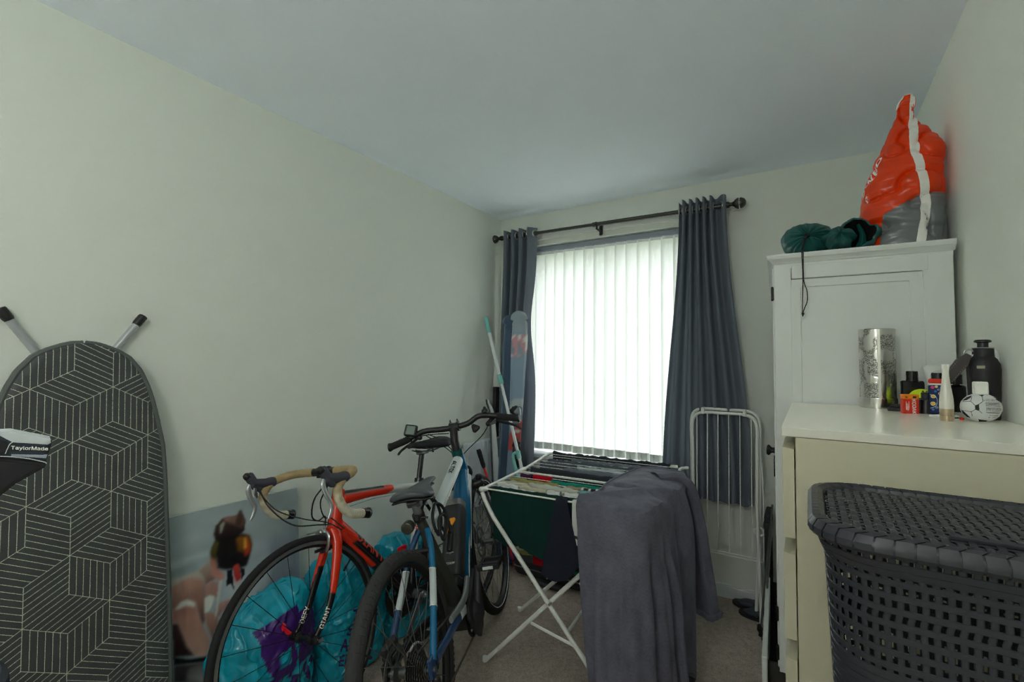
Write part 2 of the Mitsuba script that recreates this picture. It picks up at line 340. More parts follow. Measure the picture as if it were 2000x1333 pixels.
# cornice: a stepped and coved section swept round front and sides
prof = [(0, 0), (.004, .002), (.008, .008), (.015, .015), (.020, .018), (.021, .024), (.022, .027), (.022, .034), (0, .034)]
def corn(p):  # overhang o, height h -> ring
    o, h = p; return [(-o, WW+o, WT-.004+h), (-o, -o, WT-.004+h), (WD+min(o, .004), -o, WT-.004+h), (WD+min(o, .004), WW+o, WT-.004+h)]
rings = np.array([corn(p) for p in prof]); F = []; n = 4
for i in range(len(prof)-1):
    for q in range(4):
        w = (q+1) % 4; F += [(i*4+q, i*4+w, (i+1)*4+w), (i*4+q, (i+1)*4+w, (i+1)*4+q)]
o = (len(prof)-1)*4; F += [(o, o+1, o+2), (o, o+2, o+3)]
cm = tri(rings.reshape(-1, 3), F); cm.fix_normals(); wp('cornice', cm)
for a, b, ks in ((.022, WW/2-.002, 1), (WW/2+.002, WW-.022, 0)):
    d = wp('door', cat(cbox(-.001, .014, a, b, WB+.004, WT-.012), cbox(-.005, .002, a, a+.07, WB+.004, WT-.012), cbox(-.005, .002, b-.07, b, WB+.004, WT-.012), cbox(-.005, .002, a, b, WT-.09, WT-.012), cbox(-.005, .002, a, b, WB+.004, WB+.09)))
    ky = b-.04 if ks else a+.04
    part(d, 'knob', xf(lathe([(.006, 0), (.006, .016), (.015, .022), (.017, .028), (.012, .034), (0, .035)], 20, frm((-.005, ky, .935), z=(-1, 0, 0), x=(0, 1, 0))), WM), 'black_iron')
    part(d, 'key_plate', xf(cbox(-.012, -.004, ky-.012, ky+.012, .83, .905, .002), WM), 'black_iron', False)
for z in (1.575, .42, .285):
    wp('hinge', cat(cbox(-.007, -.0005, .004, .018, z-.022, z+.022, .001), bar((-.006, .014, z-.026), (-.006, .014, z+.026), .0035, 8)), 'black_iron')
for y0 in (.0, WW-.05):
    for x0 in (.03, WD-.05): wp('leg', cbox(x0, x0+.05, y0+.01, y0+.05, 0, WB+.01, .003), 'shadow_board')
dw = wp('drawer', cat(cbox(-.056, -.038, -.012, WW, .03, .268, .003)), label='bottom drawer pulled out a little')
part(dw, 'drawer_box', xf(cat(box(-.038, .35, .06, .075, .05, .215), box(-.038, .35, WW-.075, WW-.06, .05, .215), box(-.038, .35, .06, WW-.06, .04, .052)), WM), 'shadow_board', False)
part(dw, 'knob', xf(lathe([(.006, 0), (.006, .012), (.015, .018), (.017, .024), (.012, .030), (0, .031)], 20, frm((-.056, WW/2, .15), z=(-1, 0, 0), x=(0, 1, 0))), WM), 'black_iron')
def WP(x, y, z): return (WM@np.array([x, y, z, 1]))[:3]
WTOP = WT+.030

# ---------------------------------------------------------------- chest of drawers
mat('cream_board', (190, 186, 162), .38, spec=.45)
mat('cream_top', (214, 211, 198), .22, spec=.6)
dk = thing('chest_of_drawers', 'tall cream chest of drawers against the right wall in front of the wardrobe', 'chest of drawers')
DX, DY0, DY1, DT = -.025, 1.155, 1.94, 1.18
part(dk, 'top', cbox(-.050, XR-.004, DY0-.002, DY1, DT-.0195, DT, .0012), 'cream_top', False)
part(dk, 'side_panel', cbox(DX, XR-.006, DY0, DY0+.018, 0, DT-.0205, .001), 'cream_board', False)
part(dk, 'side_panel', cbox(DX, XR-.006, DY1-.018, DY1, 0, DT-.0205, .001), 'cream_board', False)
part(dk, 'back_panel', box(XR-.012, XR-.007, DY0+.018, DY1-.018, .03, DT-.021), 'cream_board', False)
ztop = 1.137
for i in range(5):
    zt = [1.137, .918, .703, .488, .272][i]; zb = [.949, .741, .526, .311, .06][i]
    poly = [(-.049, zb), (-.0275, zb), (-.0275, zt-.003), (-.049, zt)]
    d = part(dk, 'drawer', extrude(poly, DY1-DY0-.006, frm((0, DY0+.001, 0), x=(1, 0, 0), y=(0, 0, 1)) @ np.diag([1, 1, -1, 1.])), 'cream_board', False)
    part(d, 'drawer_box', cat(box(-.0275, .33, DY0+.03, DY0+.042, zb+.02, zt-.05), box(-.0275, .33, DY1-.042, DY1-.03, zb+.02, zt-.05), box(-.0275, .33, DY0+.03, DY1-.03, zb+.015, zb+.022), box(.32, .33, DY0+.03, DY1-.03, zb+.02, zt-.05)), 'cream_board', False)

# ---------------------------------------------------------------- things on the chest of drawers
mat('tin_silver', (214, 212, 206), .16, metal=1.0)
mat('black_gloss', (18, 18, 20), .18, clear=.6)
mat('black_matt', (30, 30, 34), .55)
mat('clear_white', (215, 218, 214), .3)
mat('neon_yellow', (206, 226, 20), .45)
mat('battery_red', (206, 44, 26), .4)
mat('battery_orange', (232, 128, 24), .4)
mat('print_white', (232, 232, 226), .5)
mat('print_black', (22, 24, 26), .5)
mat('can_red', (218, 44, 28), .4)
mat('can_navy', (28, 46, 92), .35)
mat('pearl', (214, 212, 200), .3, clear=.3)
mat('champagne', (186, 166, 138), .3, metal=.55)
mat('football_white', (205, 208, 206), .3)
mat('leather_dark', (62, 54, 54), .55)
mat('steel', (180, 182, 184), .3, metal=.9)
def engr(p, n, uv):
    a = mikit.noise(p.x*500, p.y*500, p.z*420); b = mikit.noise(p.x*60+3, p.y*60, p.z*26)
    return mikit.smoothstep(.45, .55, a)*mikit.smoothstep(.42, .5, b)
def engr_c(p, n, uv): return mikit.mix(lin((222, 220, 214)), lin((84, 82, 78)), engr(p, n, uv)*.75)
mat('tin_engraved', None, .2, metal=1.0, tex=mikit.proc(engr_c), bump=(mikit.proc(engr, eps=4e-4), -.0006))
k = thing('tin', 'tall shiny silver tin with engraved pattern at the back of the chest of drawers', 'tin')
MT = frm((.188, 1.888, DT), x=(1, 0, 0), z=(0, 0, 1))
part(k, 'body', lathe([(.0, .03), (.047, .03), (.047, .248), (.0455, .2505), (.044, .2505), (.044, .24), (0, .24)], 64, MT), 'tin_engraved', 30)
part(k, 'base_ring', lathe([(0, 0), (.0485, 0), (.0492, .003), (.0492, .030), (.0485, .032), (.0, .032)], 64, MT), 'tin_silver', 30)
part(k, 'seam', xf(cbox(-.004, .004, -.0482, -.0465, .032, .249, .001), MT), 'tin_silver', False)
k = single('box', 'flat dark grey box lying in front of the silver tin', 'box', xf(cat(cbox(-.032, .032, -.045, .045, 0, .011, .002), cbox(-.027, .027, -.04, .04, .011, .017, .002)), frm((.243, 1.80, DT), x=(.93, -.36, 0), z=(0, 0, 1))), 'black_matt', False)
# battery
k = thing('battery', 'red and orange block battery lettered KODAK in front of the yellow ball', 'battery')
MB = frm((.240, 1.712, DT), x=(.98, .2, 0), z=(0, 0, 1))
part(k, 'case', xf(cbox(-.0185, .0185, -.0105, .0105, 0, .040, .002), MB), 'battery_red', False)
part(k, 'band', xf(cbox(-.0186, .0186, -.0106, .0106, .040, .0535, .002), MB), 'battery_orange', False)
ex, ez, ey = MB[:3, 0], MB[:3, 2], MB[:3, 1]
part(k, 'lettering', text_on('KODAK', .0085, plane_fn(MB[:3, 3]-ey*.0105+ez*.020+ex*.0065, -ez, ex), .0003, True, 0), 'print_white', False, 'white KODAK reading downwards')
part(k, 'lettering', cat(*[xf(cbox(-.012+i*.0022, -.011+i*.0022, -.0110, -.0105, .008+.003*(i % 2), .034-.004*(i % 3), .0001), MB) for i in range(4)]), 'print_white', False, 'small print')
part(k, 'lettering', cat(xf(cbox(-.013, -.008, -.0112, -.0105, .045, .0465, .0001), MB), xf(cbox(-.0112, -.0098, -.0112, -.0105, .0435, .048, .0001), MB), xf(cbox(.004, .012, -.0112, -.0105, .044, .049, .0001), MB)), 'print_black', False)
# small black bottle
def bottle(name, label, catg, c, prof, m, capprof, capm, n=28, group=None):
    k = thing(name, label, catg, group); M = frm((c[0], c[1], DT), x=(1, 0, 0), z=(0, 0, 1))
    part(k, 'body', lathe(prof, n, M), m, 30); part(k, 'cap', lathe(capprof, n, M), capm, 30); return k, M
bottle('bottle', 'small black bottle with ribbed cap just right of the red battery', 'bottle', (.279, 1.735), [(0, 0), (.0165, 0), (.0172, .002), (.0172, .038), (.014, .043), (0, .043)], 'black_gloss', [(0, .042), (.0105, .042), (.0105, .057), (.009, .059), (0, .059)], 'black_matt')
# black perfume flask behind
k = thing('perfume_bottle', 'square black perfume bottle with thick black cap behind the yellow ball', 'perfume bottle')
M = frm((.272, 1.885, DT), x=(1, 0, 0), z=(0, 0, 1))
part(k, 'body', xf(cbox(-.0275, .0275, -.013, .013, 0, .088, .004), M), 'black_gloss', False); part(k, 'cap', lathe([(0, .088), (.0145, .088), (.0145, .116), (.0135, .1175), (0, .1175)], 28, M), 'black_gloss', 30)
part(k, 'collar', lathe([(0, .086), (.0155, .086), (.0155, .091), (0, .091)], 28, M), 'dark_metal', 30)
# yellow ball
k = thing('ball', 'neon yellow ball marked 10 between the bottles', 'ball')
BC = V(.283, 1.815, DT+.033)
part(k, 'shell', ball(BC, .033, 3), 'neon_yellow', True)
def ball_fn(lat, lon):
    def f(x, y):
        la, lo = lat+y/.033, lon+x/.033
        n = np.stack([np.sin(lo)*np.cos(la), -np.cos(lo)*np.cos(la), np.sin(la)], -1); return BC+n*.033, n
    return f
part(k, 'lettering', text_on('10', .017, ball_fn(radians(42), radians(14)), .0003), 'print_black', False, 'black 10')
# spotted can
k = thing('can', 'navy spray can with coloured dots and red top', 'can')
M = frm((.302, 1.725, DT), x=(1, 0, 0), z=(0, 0, 1))
CR = .0185
part(k, 'body', xf(cbox(-CR, CR, -.011, .011, 0, .083, .005), M), 'can_navy', False)
part(k, 'lid', xf(cbox(-CR+.001, CR-.001, -.0102, .0102, .0855, .0985, .003), M), 'can_red', False)
part(k, 'rim', xf(cbox(-CR-.0005, CR+.0005, -.0114, .0114, .081, .0862, .001), M), 'print_white', False)
for j, (x, z, r, m) in enumerate([(-.012, .075, .0035, 'dot_pink'), (-.004, .077, .0028, 'dot_cream'), (.006, .075, .0025, 'dot_blue'), (.000, .069, .0025, 'dot_grey'), (-.006, .064, .0024, 'dot_blue'), (.010, .063, .0042, 'dot_yellow'), (.005, .058, .0044, 'can_red'), (.012, .052, .0026, 'dot_blue'), (.008, .040, .0055, 'can_red'), (.009, .027, .0038, 'dot_yellow'), (-.011, .050, .0042, 'dot_yellow'), (-.012, .030, .0045, 'dot_yellow'), (-.004, .020, .003, 'dot_grey'), (.004, .018, .003, 'dot_cream'), (-.012, .014, .0026, 'dot_blue')]):
    part(k, 'dot', xf(cat(lathe([(0, 0), (r*1.25, 0), (r*1.25, .0002), (0, .0002)], 16)), M@frm((x, -.0111, z), z=(0, -1, 0), x=(1, 0, 0))), 'print_white' if r > .0035 else m, False)
    if r > .0035: part(k, 'dot', xf(lathe([(0, 0), (r, 0), (r, .0005), (0, .0005)], 16), M@frm((x, -.0111, z), z=(0, -1, 0), x=(1, 0, 0))), m, False)
for n_, c in (('dot_pink', (214, 60, 130)), ('dot_cream', (226, 210, 150)), ('dot_blue', (70, 120, 190)), ('dot_grey', (120, 136, 160)), ('dot_yellow', (232, 188, 40))): mat(n_, c, .5)
part(k, 'print_line', xf(tube(spline([(-.0185, -.0115, .055), (-.008, -.0116, .052), (-.003, -.0116, .040), (-.006, -.0116, .024), (-.0185, -.0115, .017)], 6), .0006, 6), M), 'print_white')
# white tube at the back with a printed seal
def squeeze(name, label, c, w, h, m, capm, capr, caph, ang=0, flip=False, gold=None):
    k = thing(name, label, 'tube'); M = frm((c[0], c[1], DT), x=(cos(ang), sin(ang), 0), z=(0, 0, 1)); R = []
    for t in np.linspace(0, 1, 14):
        a = (capr+.001)*(1-t)+(w)*t; b = (capr+.001)*(1-t)**.8+.0012*t; z = caph+t*(h-caph)
        if gold == 'waist': a = np.interp(t, [0, .12, .30, .55, .75, 1], [.0135, .0138, .0122, .0085, .0066, .0068]); b = np.interp(t, [0, .12, .3, .55, .75, 1], [.0135, .013, .011, .0065, .0035, .0015])
        R.append([(a*cos(q), b*sin(q), z) for q in np.arange(28)*2*pi/28])
    R = np.array(R); F = []; n = 28
    for i in range(13):
        for q in range(n):
            ww = (q+1) % n; F += [(i*n+q, i*n+ww, (i+1)*n+ww), (i*n+q, (i+1)*n+ww, (i+1)*n+q)]
    b = tri(np.vstack([R.reshape(-1, 3), [[0, 0, caph], [0, 0, h]]]), F+[(14*n, (q+1) % n, q) for q in range(n)]+[(14*n+1, 13*n+q, 13*n+(q+1) % n) for q in range(n)])
    part(k, 'body', xf(b, M), m, 40); return k, M
k, M = squeeze('tube', 'white flat squeeze tube with a printed seal standing at the back', (.336, 1.905), .036, .137, 'clear_white', 'clear_white', .016, .022)
part(k, 'cap', lathe([(0, 0), (.017, 0), (.017, .022), (0, .022)], 28, M), 'clear_white', 30)
part(k, 'crimp', xf(cbox(-.036, .036, -.0012, .0012, .128, .137, .0006), M), 'clear_white', False)
sfn = plane_fn(M@V(0, -.0088, .098, 1) if False else (M@np.array([0, -.0075, .100, 1]))[:3], (1, 0, 0), (0, .10, .995))
part(k, 'seal', cat(xf(torus(.019, .0006, 40, 6), frm((M@np.array([0, -.0065, .100, 1]))[:3], x=(1, 0, 0), y=(0, .10, .995)))), 'rail_shade_grey')
part(k, 'lettering', cat(text_on('III', .008, plane_fn((M@np.array([0, -.0068, .108, 1]))[:3], (1, 0, 0), (0, .1, 1)), .0003, True, 0)), 'print_black', False)
part(k, 'picture', cat(*[ball((M@np.array([-.010+.004*i, -.0075, .094+.002*(i % 2), 1]))[:3], .002, 1, (1, .3, 1.4)) for i in range(5)]), 'can_red')
# champagne tube standing on its cap in front
k, M = squeeze('tube', 'pearl cream tube with waisted body standing on a champagne cap nearest the camera', (.284, 1.532), .0, .138, 'pearl', 'champagne', .0135, .030, gold='waist')
part(k, 'cap', lathe([(0, 0), (.0122, 0), (.0128, .002), (.0130, .012), (.0126, .0125), (.0126, .0135), (.0132, .014), (.0138, .029), (.0130, .031), (0, .031)], 32, M), 'champagne', 30)
part(k, 'crimp', xf(cbox(-.0072, .0072, -.0016, .0016, .126, .1385, .0006), M), 'print_white', False)
# two dark perfume bottles behind
k = thing('perfume_bottle', 'dark clear-edged perfume bottle with glossy black cap right of the pearl tube', 'perfume bottle')
M = frm((.366, 1.862, DT), x=(1, 0, 0), z=(0, 0, 1))
part(k, 'body', xf(cbox(-.0215, .0215, -.012, .012, 0, .079, .006), M), 'black_gloss', False); part(k, 'cap', lathe([(0, .079), (.0155, .079), (.0155, .108), (.0145, .1105), (0, .1105)], 28, M), 'black_gloss', 30)
part(k, 'rim', xf(cat(tube(spline([(-.022, -.0125, .002), (-.022, -.0125, .07), (-.016, -.0125, .0795), (.016, -.0125, .0795), (.022, -.0125, .07), (.022, -.0125, .002)], 4), .0012, 6)), M), 'clear_white')
k = thing('perfume_bottle', 'slim black bottle with silver edged cap behind the spotted can', 'perfume bottle')
M = frm((.318, 1.80, DT), x=(1, 0, 0), z=(0, 0, 1))
part(k, 'body', lathe([(0, 0), (.015, 0), (.015, .08), (0, .084)], 24, M), 'black_gloss', 30); part(k, 'cap', lathe([(0, .083), (.0155, .083), (.0155, .112), (.0145, .114), (0, .114)], 28, M), 'black_gloss', 30); part(k, 'collar', lathe([(0, .080), (.0162, .080), (.0162, .086), (0, .086)], 24, M), 'steel', 30)
# round perfume bottle printed like a football
k = thing('perfume_bottle', 'round black and white perfume bottle with football panels and white cap', 'perfume bottle')
FC = V(.351, 1.560, DT+.0345); FM = frm(FC, x=(.995, .10, 0), z=(0, 0, 1))
part(k, 'body', xf(ball((0, 0, 0), 1, 4, (.0385, .0165, .0345)), FM), 'football_white', True)
part(k, 'cap', xf(cbox(-.0125, .0125, -.010, .010, .031, .0625, .0025), FM), 'print_white', False)
def egg(x, y):
    z2 = np.clip(1-(x/.0385)**2-(y/.0345)**2, .003, 1); d = -.0165*np.sqrt(z2)
    n = np.stack([x/.0385**2, d/.0165**2, y/.0345**2], -1); n /= np.linalg.norm(n, axis=1, keepdims=True)
    p = np.stack([x, d, y], -1); return p@FM[:3, :3].T+FM[:3, 3], n@FM[:3, :3].T
def egg_patch(poly, m, name='patch', lab=None):
    g = trimesh.creation.extrude_polygon(sg.Polygon(poly), .0003, engine='earcut').subdivide_to_size(.003, max_iter=6); p, n = egg(g.vertices[:, 0], g.vertices[:, 1]); part(k, name, tri(p+n*(g.vertices[:, 2:3]+.0003), g.faces), m, False, lab)
def egg_line(pts):
    P = spline(np.array(pts), 6) if len(pts) > 2 else np.linspace(pts[0], pts[1], 8); p, n = egg(P[:, 0], P[:, 1]); return tube(p+n*.0003, .0005, 5)
for poly in ([(-.0155, .006), (-.0085, .009), (-.0085, -.007), (-.0155, -.0045)], [(-.037, -.006), (-.034, -.010), (-.024, -.022), (-.022, -.025), (-.027, -.0235), (-.034, -.0155)], [(-.0085, -.0275), (.008, -.0295), (.006, -.0325), (-.006, -.0328)], [(-.034, .0155), (-.026, .024), (-.018, .0285), (-.020, .024), (-.028, .017)], [(-.008, .032), (.006, .032), (-.001, .027)], [(.032, -.014), (.036, -.006), (.035, -.013), (.030, -.02)], [(.020, .027), (.028, .022), (.034, .013), (.030, .016)]):
    egg_patch(poly, 'print_black')
part(k, 'seam', cat(egg_line([(-.0155, .006), (-.022, .0145)]), egg_line([(-.022, .0145), (-.018, .0265)]), egg_line([(-.022, .0145), (-.034, .0135)]), egg_line([(-.0155, -.0045), (-.022, -.010)]), egg_line([(-.022, -.010), (-.034, -.0085)]), egg_line([(-.022, -.010), (-.0195, -.021)]), egg_line([(-.0085, .009), (-.001, .0155)]), egg_line([(-.0085, -.007), (-.004, -.012)]), egg_line([(-.001, .0155), (-.001, .027)])), 'print_black')
rows = [(.0205, .004, .026), (.0175, .000, .029), (.013, .003, .030), (.0105, .003, .030), (.008, .003, .030), (.005, .003, .031), (.0005, .003, .032), (-.002, .004, .032), (-.0045, .004, .031), (-.009, .004, .030), (-.012, .006, .028), (-.017, .010, .026), (-.022, .008, .012), (-.022, .016, .022)]
part(k, 'small_print', cat(*[egg_line([(a, z), ((a+b)/2, z+.0001), (b, z)]) for z, a, b in rows]), 'print_black', label='block of small print')
# little trinkets between them
k = thing('key_ring', 'white cord loop lying in front of the spotted can', 'key ring')
part(k, 'cord', tube(spline([(.268, 1.62, DT+.003), (.280, 1.60, DT+.004), (.297, 1.60, DT+.004), (.300, 1.63, DT+.006), (.285, 1.645, DT+.004), (.272, 1.640, DT+.003)], 6, True), .0022, 8, True), 'print_white')
k = thing('trinket', 'small white red and black trinket beside the football bottle', 'trinket')
part(k, 'bead', cbox(.308, .317, 1.585, 1.595, DT, DT+.010, .001), 'print_white', False); part(k, 'bead', cbox(.318, .326, 1.583, 1.592, DT, DT+.007, .002), 'can_red', False); part(k, 'bead', cbox(.3085, .3165, 1.584, 1.586, DT+.003, DT+.006, .0005), 'print_black', False)
# black sports bottle with clipped case
k = thing('sports_bottle', 'black metal drinking bottle with strap standing by the right wall', 'bottle')
SM = frm((.379, 1.652, DT), x=(1, 0, 0), z=(.02, 0, 1))
part(k, 'body', lathe([(0, 0), (.026, 0), (.0285, .003), (.0315, .10), (.0325, .125), (.031, .140), (.026, .152), (.0195, .160), (.0, .160)], 36, SM), 'black_matt', 40)
part(k, 'collar', lathe([(0, .155), (.0195, .155), (.0205, .160), (.0205, .178), (.018, .181), (0, .181)], 30, SM), 'black_matt', 30)
part(k, 'lid', lathe([(0, .180), (.0105, .180), (.0105, .194), (.0165, .196), (.0165, .199), (.014, .202), (0, .202)], 26, SM), 'black_gloss', 30)
part(k, 'label_mark', xf(cat(cbox(-.019, -.004, -.0325, -.028, .128, .136, .001)), SM), 'battery_grey', False)
mat('battery_grey', (150, 150, 130), .5)
part(k, 'clip', cat(xf(torus(.0095, .0022, 20, 8), frm((SM@np.array([-.027, -.004, .168, 1]))[:3], x=(.3, 0, 1), z=(0, 1, 0))), xf(torus(.0200, .0014, 28, 6), frm((SM@np.array([0, 0, .181, 1]))[:3], x=(1, 0, 0), z=(.1, 0, 1)))), 'steel')
part(k, 'strap', tube(spline([(SM@np.array([.020, .004, .174, 1]))[:3], (SM@np.array([.026, .004, .165, 1]))[:3], (SM@np.array([.026, .004, .140, 1]))[:3]], 5), .004, 8, flat=.4), 'clear_white')
k = thing('key_case', 'dark leather case hanging on the clip of the black drinking bottle', 'case')
a, b = (SM@np.array([-.030, -.012, .164, 1]))[:3], (SM@np.array([-.073, -.016, .098, 1]))[:3]
KM = frm((a+b)/2, z=b-a, y=(0, 1, 0)); L = np.linalg.norm(b-a)/2
part(k, 'case', xf(trimesh.convex.convex_hull(np.array([(x*s, y*t, z) for x, s, z in ((.005, 1, -L), (-.005, 1, -L), (.013, 1, -L*.4), (-.013, 1, -L*.4), (.012, 1, L), (-.012, 1, L)) for y, t in ((.006, 1), (-.006, 1))])), KM), 'leather_dark', False)
part(k, 'stitching', xf(cat(*[box(-.0102, -.0094, -.0068, -.0062, z, z+.003) for z in np.linspace(-L*.3, L*.9, 9)]+[box(.0094, .0102, -.0068, -.0062, z, z+.003) for z in np.linspace(-L*.3, L*.9, 9)]), KM), 'battery_grey', False)
# ---------------------------------------------------------------- on top of the wardrobe
mat('sack_green', (24, 84, 80), .38, spec=.5, sheen=.3)
mat('dark_inside', (14, 15, 17), .7)  # shade inside the sack mouths, put into a near-black tone
mat('cord_black', (26, 28, 30), .7)
k = thing('stuff_sack', 'round green nylon stuff sack drawn shut with a hanging black cord', 'sack')
ax = unit(V(.22, -.97, .06)); SM_ = frm((.006, 1.992, WTOP+.073), z=ax, x=(1, 0, 0)); R = []; n = 96; th = np.arange(n)*2*pi/n
for r, z, pl in [(.006, -.012, 0), (.009, -.004, .5), (.014, .0, 1), (.024, .0, 1), (.036, -.006, .9), (.048, -.016, .7), (.060, -.032, .4), (.068, -.055, .25), (.072, -.085, .15), (.070, -.12, .1), (.062, -.15, .1), (.045, -.172, .1), (.02, -.182, .05), (.001, -.184, 0)]:
    w = np.cos(th*17+2.2*np.sin(th*3))*pl; rr = r*(1+.05*w)*(1+.05*np.cos(2*th+.5)+.03*np.sin(3*th))
    p = np.stack([rr*np.cos(th)*1.16, rr*np.sin(th)*.98, z+.0045*w*(1 if r < .06 else .4)+.004*np.sin(th*5)*pl], -1); R.append(p)
R = np.array(R).transpose(1, 0, 2); g = xf(grid(R, True), SM_); v = g.vertices.copy(); v[:, 2] = np.maximum(v[:, 2], WTOP+.0015+.003*meshkit.noise(v*60)); v += (meshkit.fbm(v*45, 3, 4)-.5)[:, None]*.008*V(1, .6, .4); v[:, 2] = np.maximum(v[:, 2], WTOP+.001)
part(k, 'sack', tri(v, g.faces), 'sack_green', True)
mc = (SM_@np.array([0, 0, -.004, 1]))[:3]
part(k, 'mouth', ball(mc, .0075, 2), 'dark_inside', True)
part(k, 'toggle', hull((mc[0]-.012, mc[1]-.006, mc[2]-.008, .004), (mc[0]-.004, mc[1]-.008, mc[2]-.008, .004)), 'black_matt')
e = (WM@np.array([.088, -.026, 0, 1]))[:3]; cx, cy = e[0], e[1]
c1 = spline([mc+V(0, -.004, 0), mc+V(-.008, -.012, -.012), V(cx, cy+.004, WTOP+.012), V(cx, cy-.003, WTOP-.006), V(cx+.002, cy-.003, 1.62), V(cx, cy-.003, 1.55), V(cx-.001, cy-.003, 1.498)], 8)
c2 = spline([mc+V(.002, -.004, 0), mc+V(-.006, -.013, -.012), V(cx+.003, cy+.002, WTOP+.012), V(cx+.004, cy-.004, WTOP-.006), V(cx+.004, cy-.004, 1.615), V(cx+.013, cy-.003, 1.575), V(cx+.014, cy-.003, 1.54), V(cx+.006, cy-.003, 1.515), V(cx, cy-.003, 1.498)], 8)
part(k, 'cord', tube(c1, .0016, 7), 'cord_black'); part(k, 'cord', tube(c2, .0016, 7), 'cord_black')
part(k, 'cord_knot', cat(ball((cx, cy-.003, 1.494), .0045, 2, (1, 1, 1.2)), bar((cx, cy-.003, 1.494), (cx-.001, cy-.003, 1.484), .0022, 6)), 'cord_black')
# second, open sack lying on its side
k = thing('stuff_sack', 'crumpled dark green sack with open mouth lying between the drawn sack and orange bag', 'sack')
ax = unit(V(.12, -.98, .14)); SM2 = frm((.150, 1.985, WTOP+.058), z=ax, x=(1, 0, 0)); R = []
for r, z in [(.004, -.10), (.030, -.09), (.042, -.05), (.047, -.02), (.051, .002), (.055, .006), (.059, .001), (.064, -.014), (.066, -.05), (.062, -.10), (.05, -.14), (.02, -.165), (.002, -.17)]:
    w = np.sin(th*4+1)*.10+np.sin(th*7)*.05+np.sin(th*11+2)*.02
    R.append(np.stack([r*np.cos(th)*1.02*(1+w*.5), r*np.sin(th)*.92*(1+w), z+.010*np.sin(th*5+1)+0*th], -1))
R = np.array(R).transpose(1, 0, 2)
def clampz(g, amp=.008, sc=45, zmin=WTOP):
    v = g.vertices.copy(); v += (meshkit.fbm(v*sc, 3, 9)-.5)[:, None]*amp*2*V(1, .5, .6); v[:, 2] = np.maximum(v[:, 2], zmin+.001); return tri(v, g.faces)
part(k, 'inner_wall', clampz(xf(grid(R[:, :5], True), SM2)), 'dark_inside', True)
part(k, 'sack', clampz(xf(grid(R[:, 4:], True), SM2)), 'sack_green', True)
P = np.zeros((12, 10, 3))
for i, s in enumerate(np.linspace(-1, 1, 12)):
    for j, q in enumerate(np.linspace(0, 1, 10)):
        P[i, j] = (SM2@np.array([.004+.016*np.sin(q*3)+.012*s*(.4+q), .050-.100*q, -.006-.028*np.sin(q*pi)-.012*abs(s), 1]))[:3]
part(k, 'fold', clampz(thick(P, .002), .004), 'sack_green', True)
R2 = []
for r, z in [(.001, .0), (.03, .003), (.042, .02), (.045, .05), (.040, .09), (.03, .11), (.001, .115)]:
    w = np.sin(th*5)*.12+np.sin(th*9+1)*.07
    R2.append(np.stack([r*np.cos(th)*(1+w), r*np.sin(th)*(.8+w*.7), z+.01*np.sin(th*4)], -1))
part(k, 'sack_bottom', clampz(xf(grid(np.array(R2).transpose(1, 0, 2), True), frm((.098, 2.03, WTOP+.035), z=(.3, -.9, .1), x=(1, 0, 0)))), 'sack_green', True)
# orange and grey bag
k = thing('bag', 'large glossy orange and grey plastic bag with a white stripe standing on the wardrobe', 'bag')
vmat('bag_plastic', .28, .5)
zs = np.array([WTOP, 1.722, 1.735, 1.76, 1.80, 1.85, 1.91, 1.96, 2.02, 2.07, 2.12, 2.17, 2.20, 2.235, 2.262, 2.278])
xl = np.interp(zs, [1.71, 1.749, 1.80, 1.835, 1.905, 1.963, 2.056, 2.168, 2.20, 2.235, 2.28], [.175, .172, .171, .172, .170, .183, .217, .266, .276, .279, .305])
xr = np.interp(zs, [1.71, 1.723, 2.08, 2.093, 2.183, 2.21, 2.25, 2.28], [.396, .404, .409, .407, .338, .335, .346, .325])
dep = np.interp(zs, [1.71, 1.8, 2.0, 2.1, 2.2, 2.28], [.125, .125, .11, .075, .022, .005])
fine = np.linspace(0, len(zs)-1, 170); zf = np.interp(fine, np.arange(len(zs)), zs); xlf, xrf, df = (np.interp(zf, zs, a) for a in (xl, xr, dep))
n = 260; ph = np.arange(n)*2*pi/n; B = np.zeros((n, len(zf), 3)); C = np.zeros((n, len(zf), 3))
for j, z in enumerate(zf):
    c, hw = (xlf[j]+xrf[j])/2, (xrf[j]-xlf[j])/2; ct, st = np.cos(ph), np.sin(ph)
    xx = c+hw*np.sign(ct)*np.abs(ct)**.75; yy = 2.115+df[j]*np.sign(st)*np.abs(st)**.8
    B[:, j] = np.stack([xx, yy, z+0*xx], -1)
wr = meshkit.fbm(B*V(9, 9, 26)+3, 4, 5)-.5; wr2 = np.abs(meshkit.noise(B*V(16, 10, 14)+7, 2)-.5)
nrm = np.stack([np.cos(ph)[:, None]+0*zf, np.sin(ph)[:, None]+0*zf, 0*B[:, :, 0]], -1)
amp = (.030*wr-.028*np.exp(-wr2*14))*smooth01(1.715, 1.78, zf)*smooth01(2.28, 2.2, zf)
B += nrm*amp[:, :, None]*V(.45, 1, 1); B[:, :, 0] = np.minimum(B[:, :, 0], XR-.004); B[:, :, 1] = np.maximum(B[:, :, 1], 1.955)
X, Y, Z = B[..., 0], B[..., 1], B[..., 2]; front = Y < 2.115+.02
org, gry, wht = (np.array(lin(c)) for c in ((226, 62, 10), (112, 116, 118), (222, 218, 214)))
zg = np.interp(X, [.17, .215, .226, .30, .33, .41], [1.70, 1.73, 1.83, 1.872, 1.888, 1.898]); C[:] = np.where((Z < zg)[..., None], gry, org)
xs = np.interp(Z, [1.71, 1.73, 1.80, 1.854, 1.90, 1.959, 2.03, 2.103, 2.17, 2.267], [.318, .321, .333, .336, .336, .331, .319, .318, .325, .334])

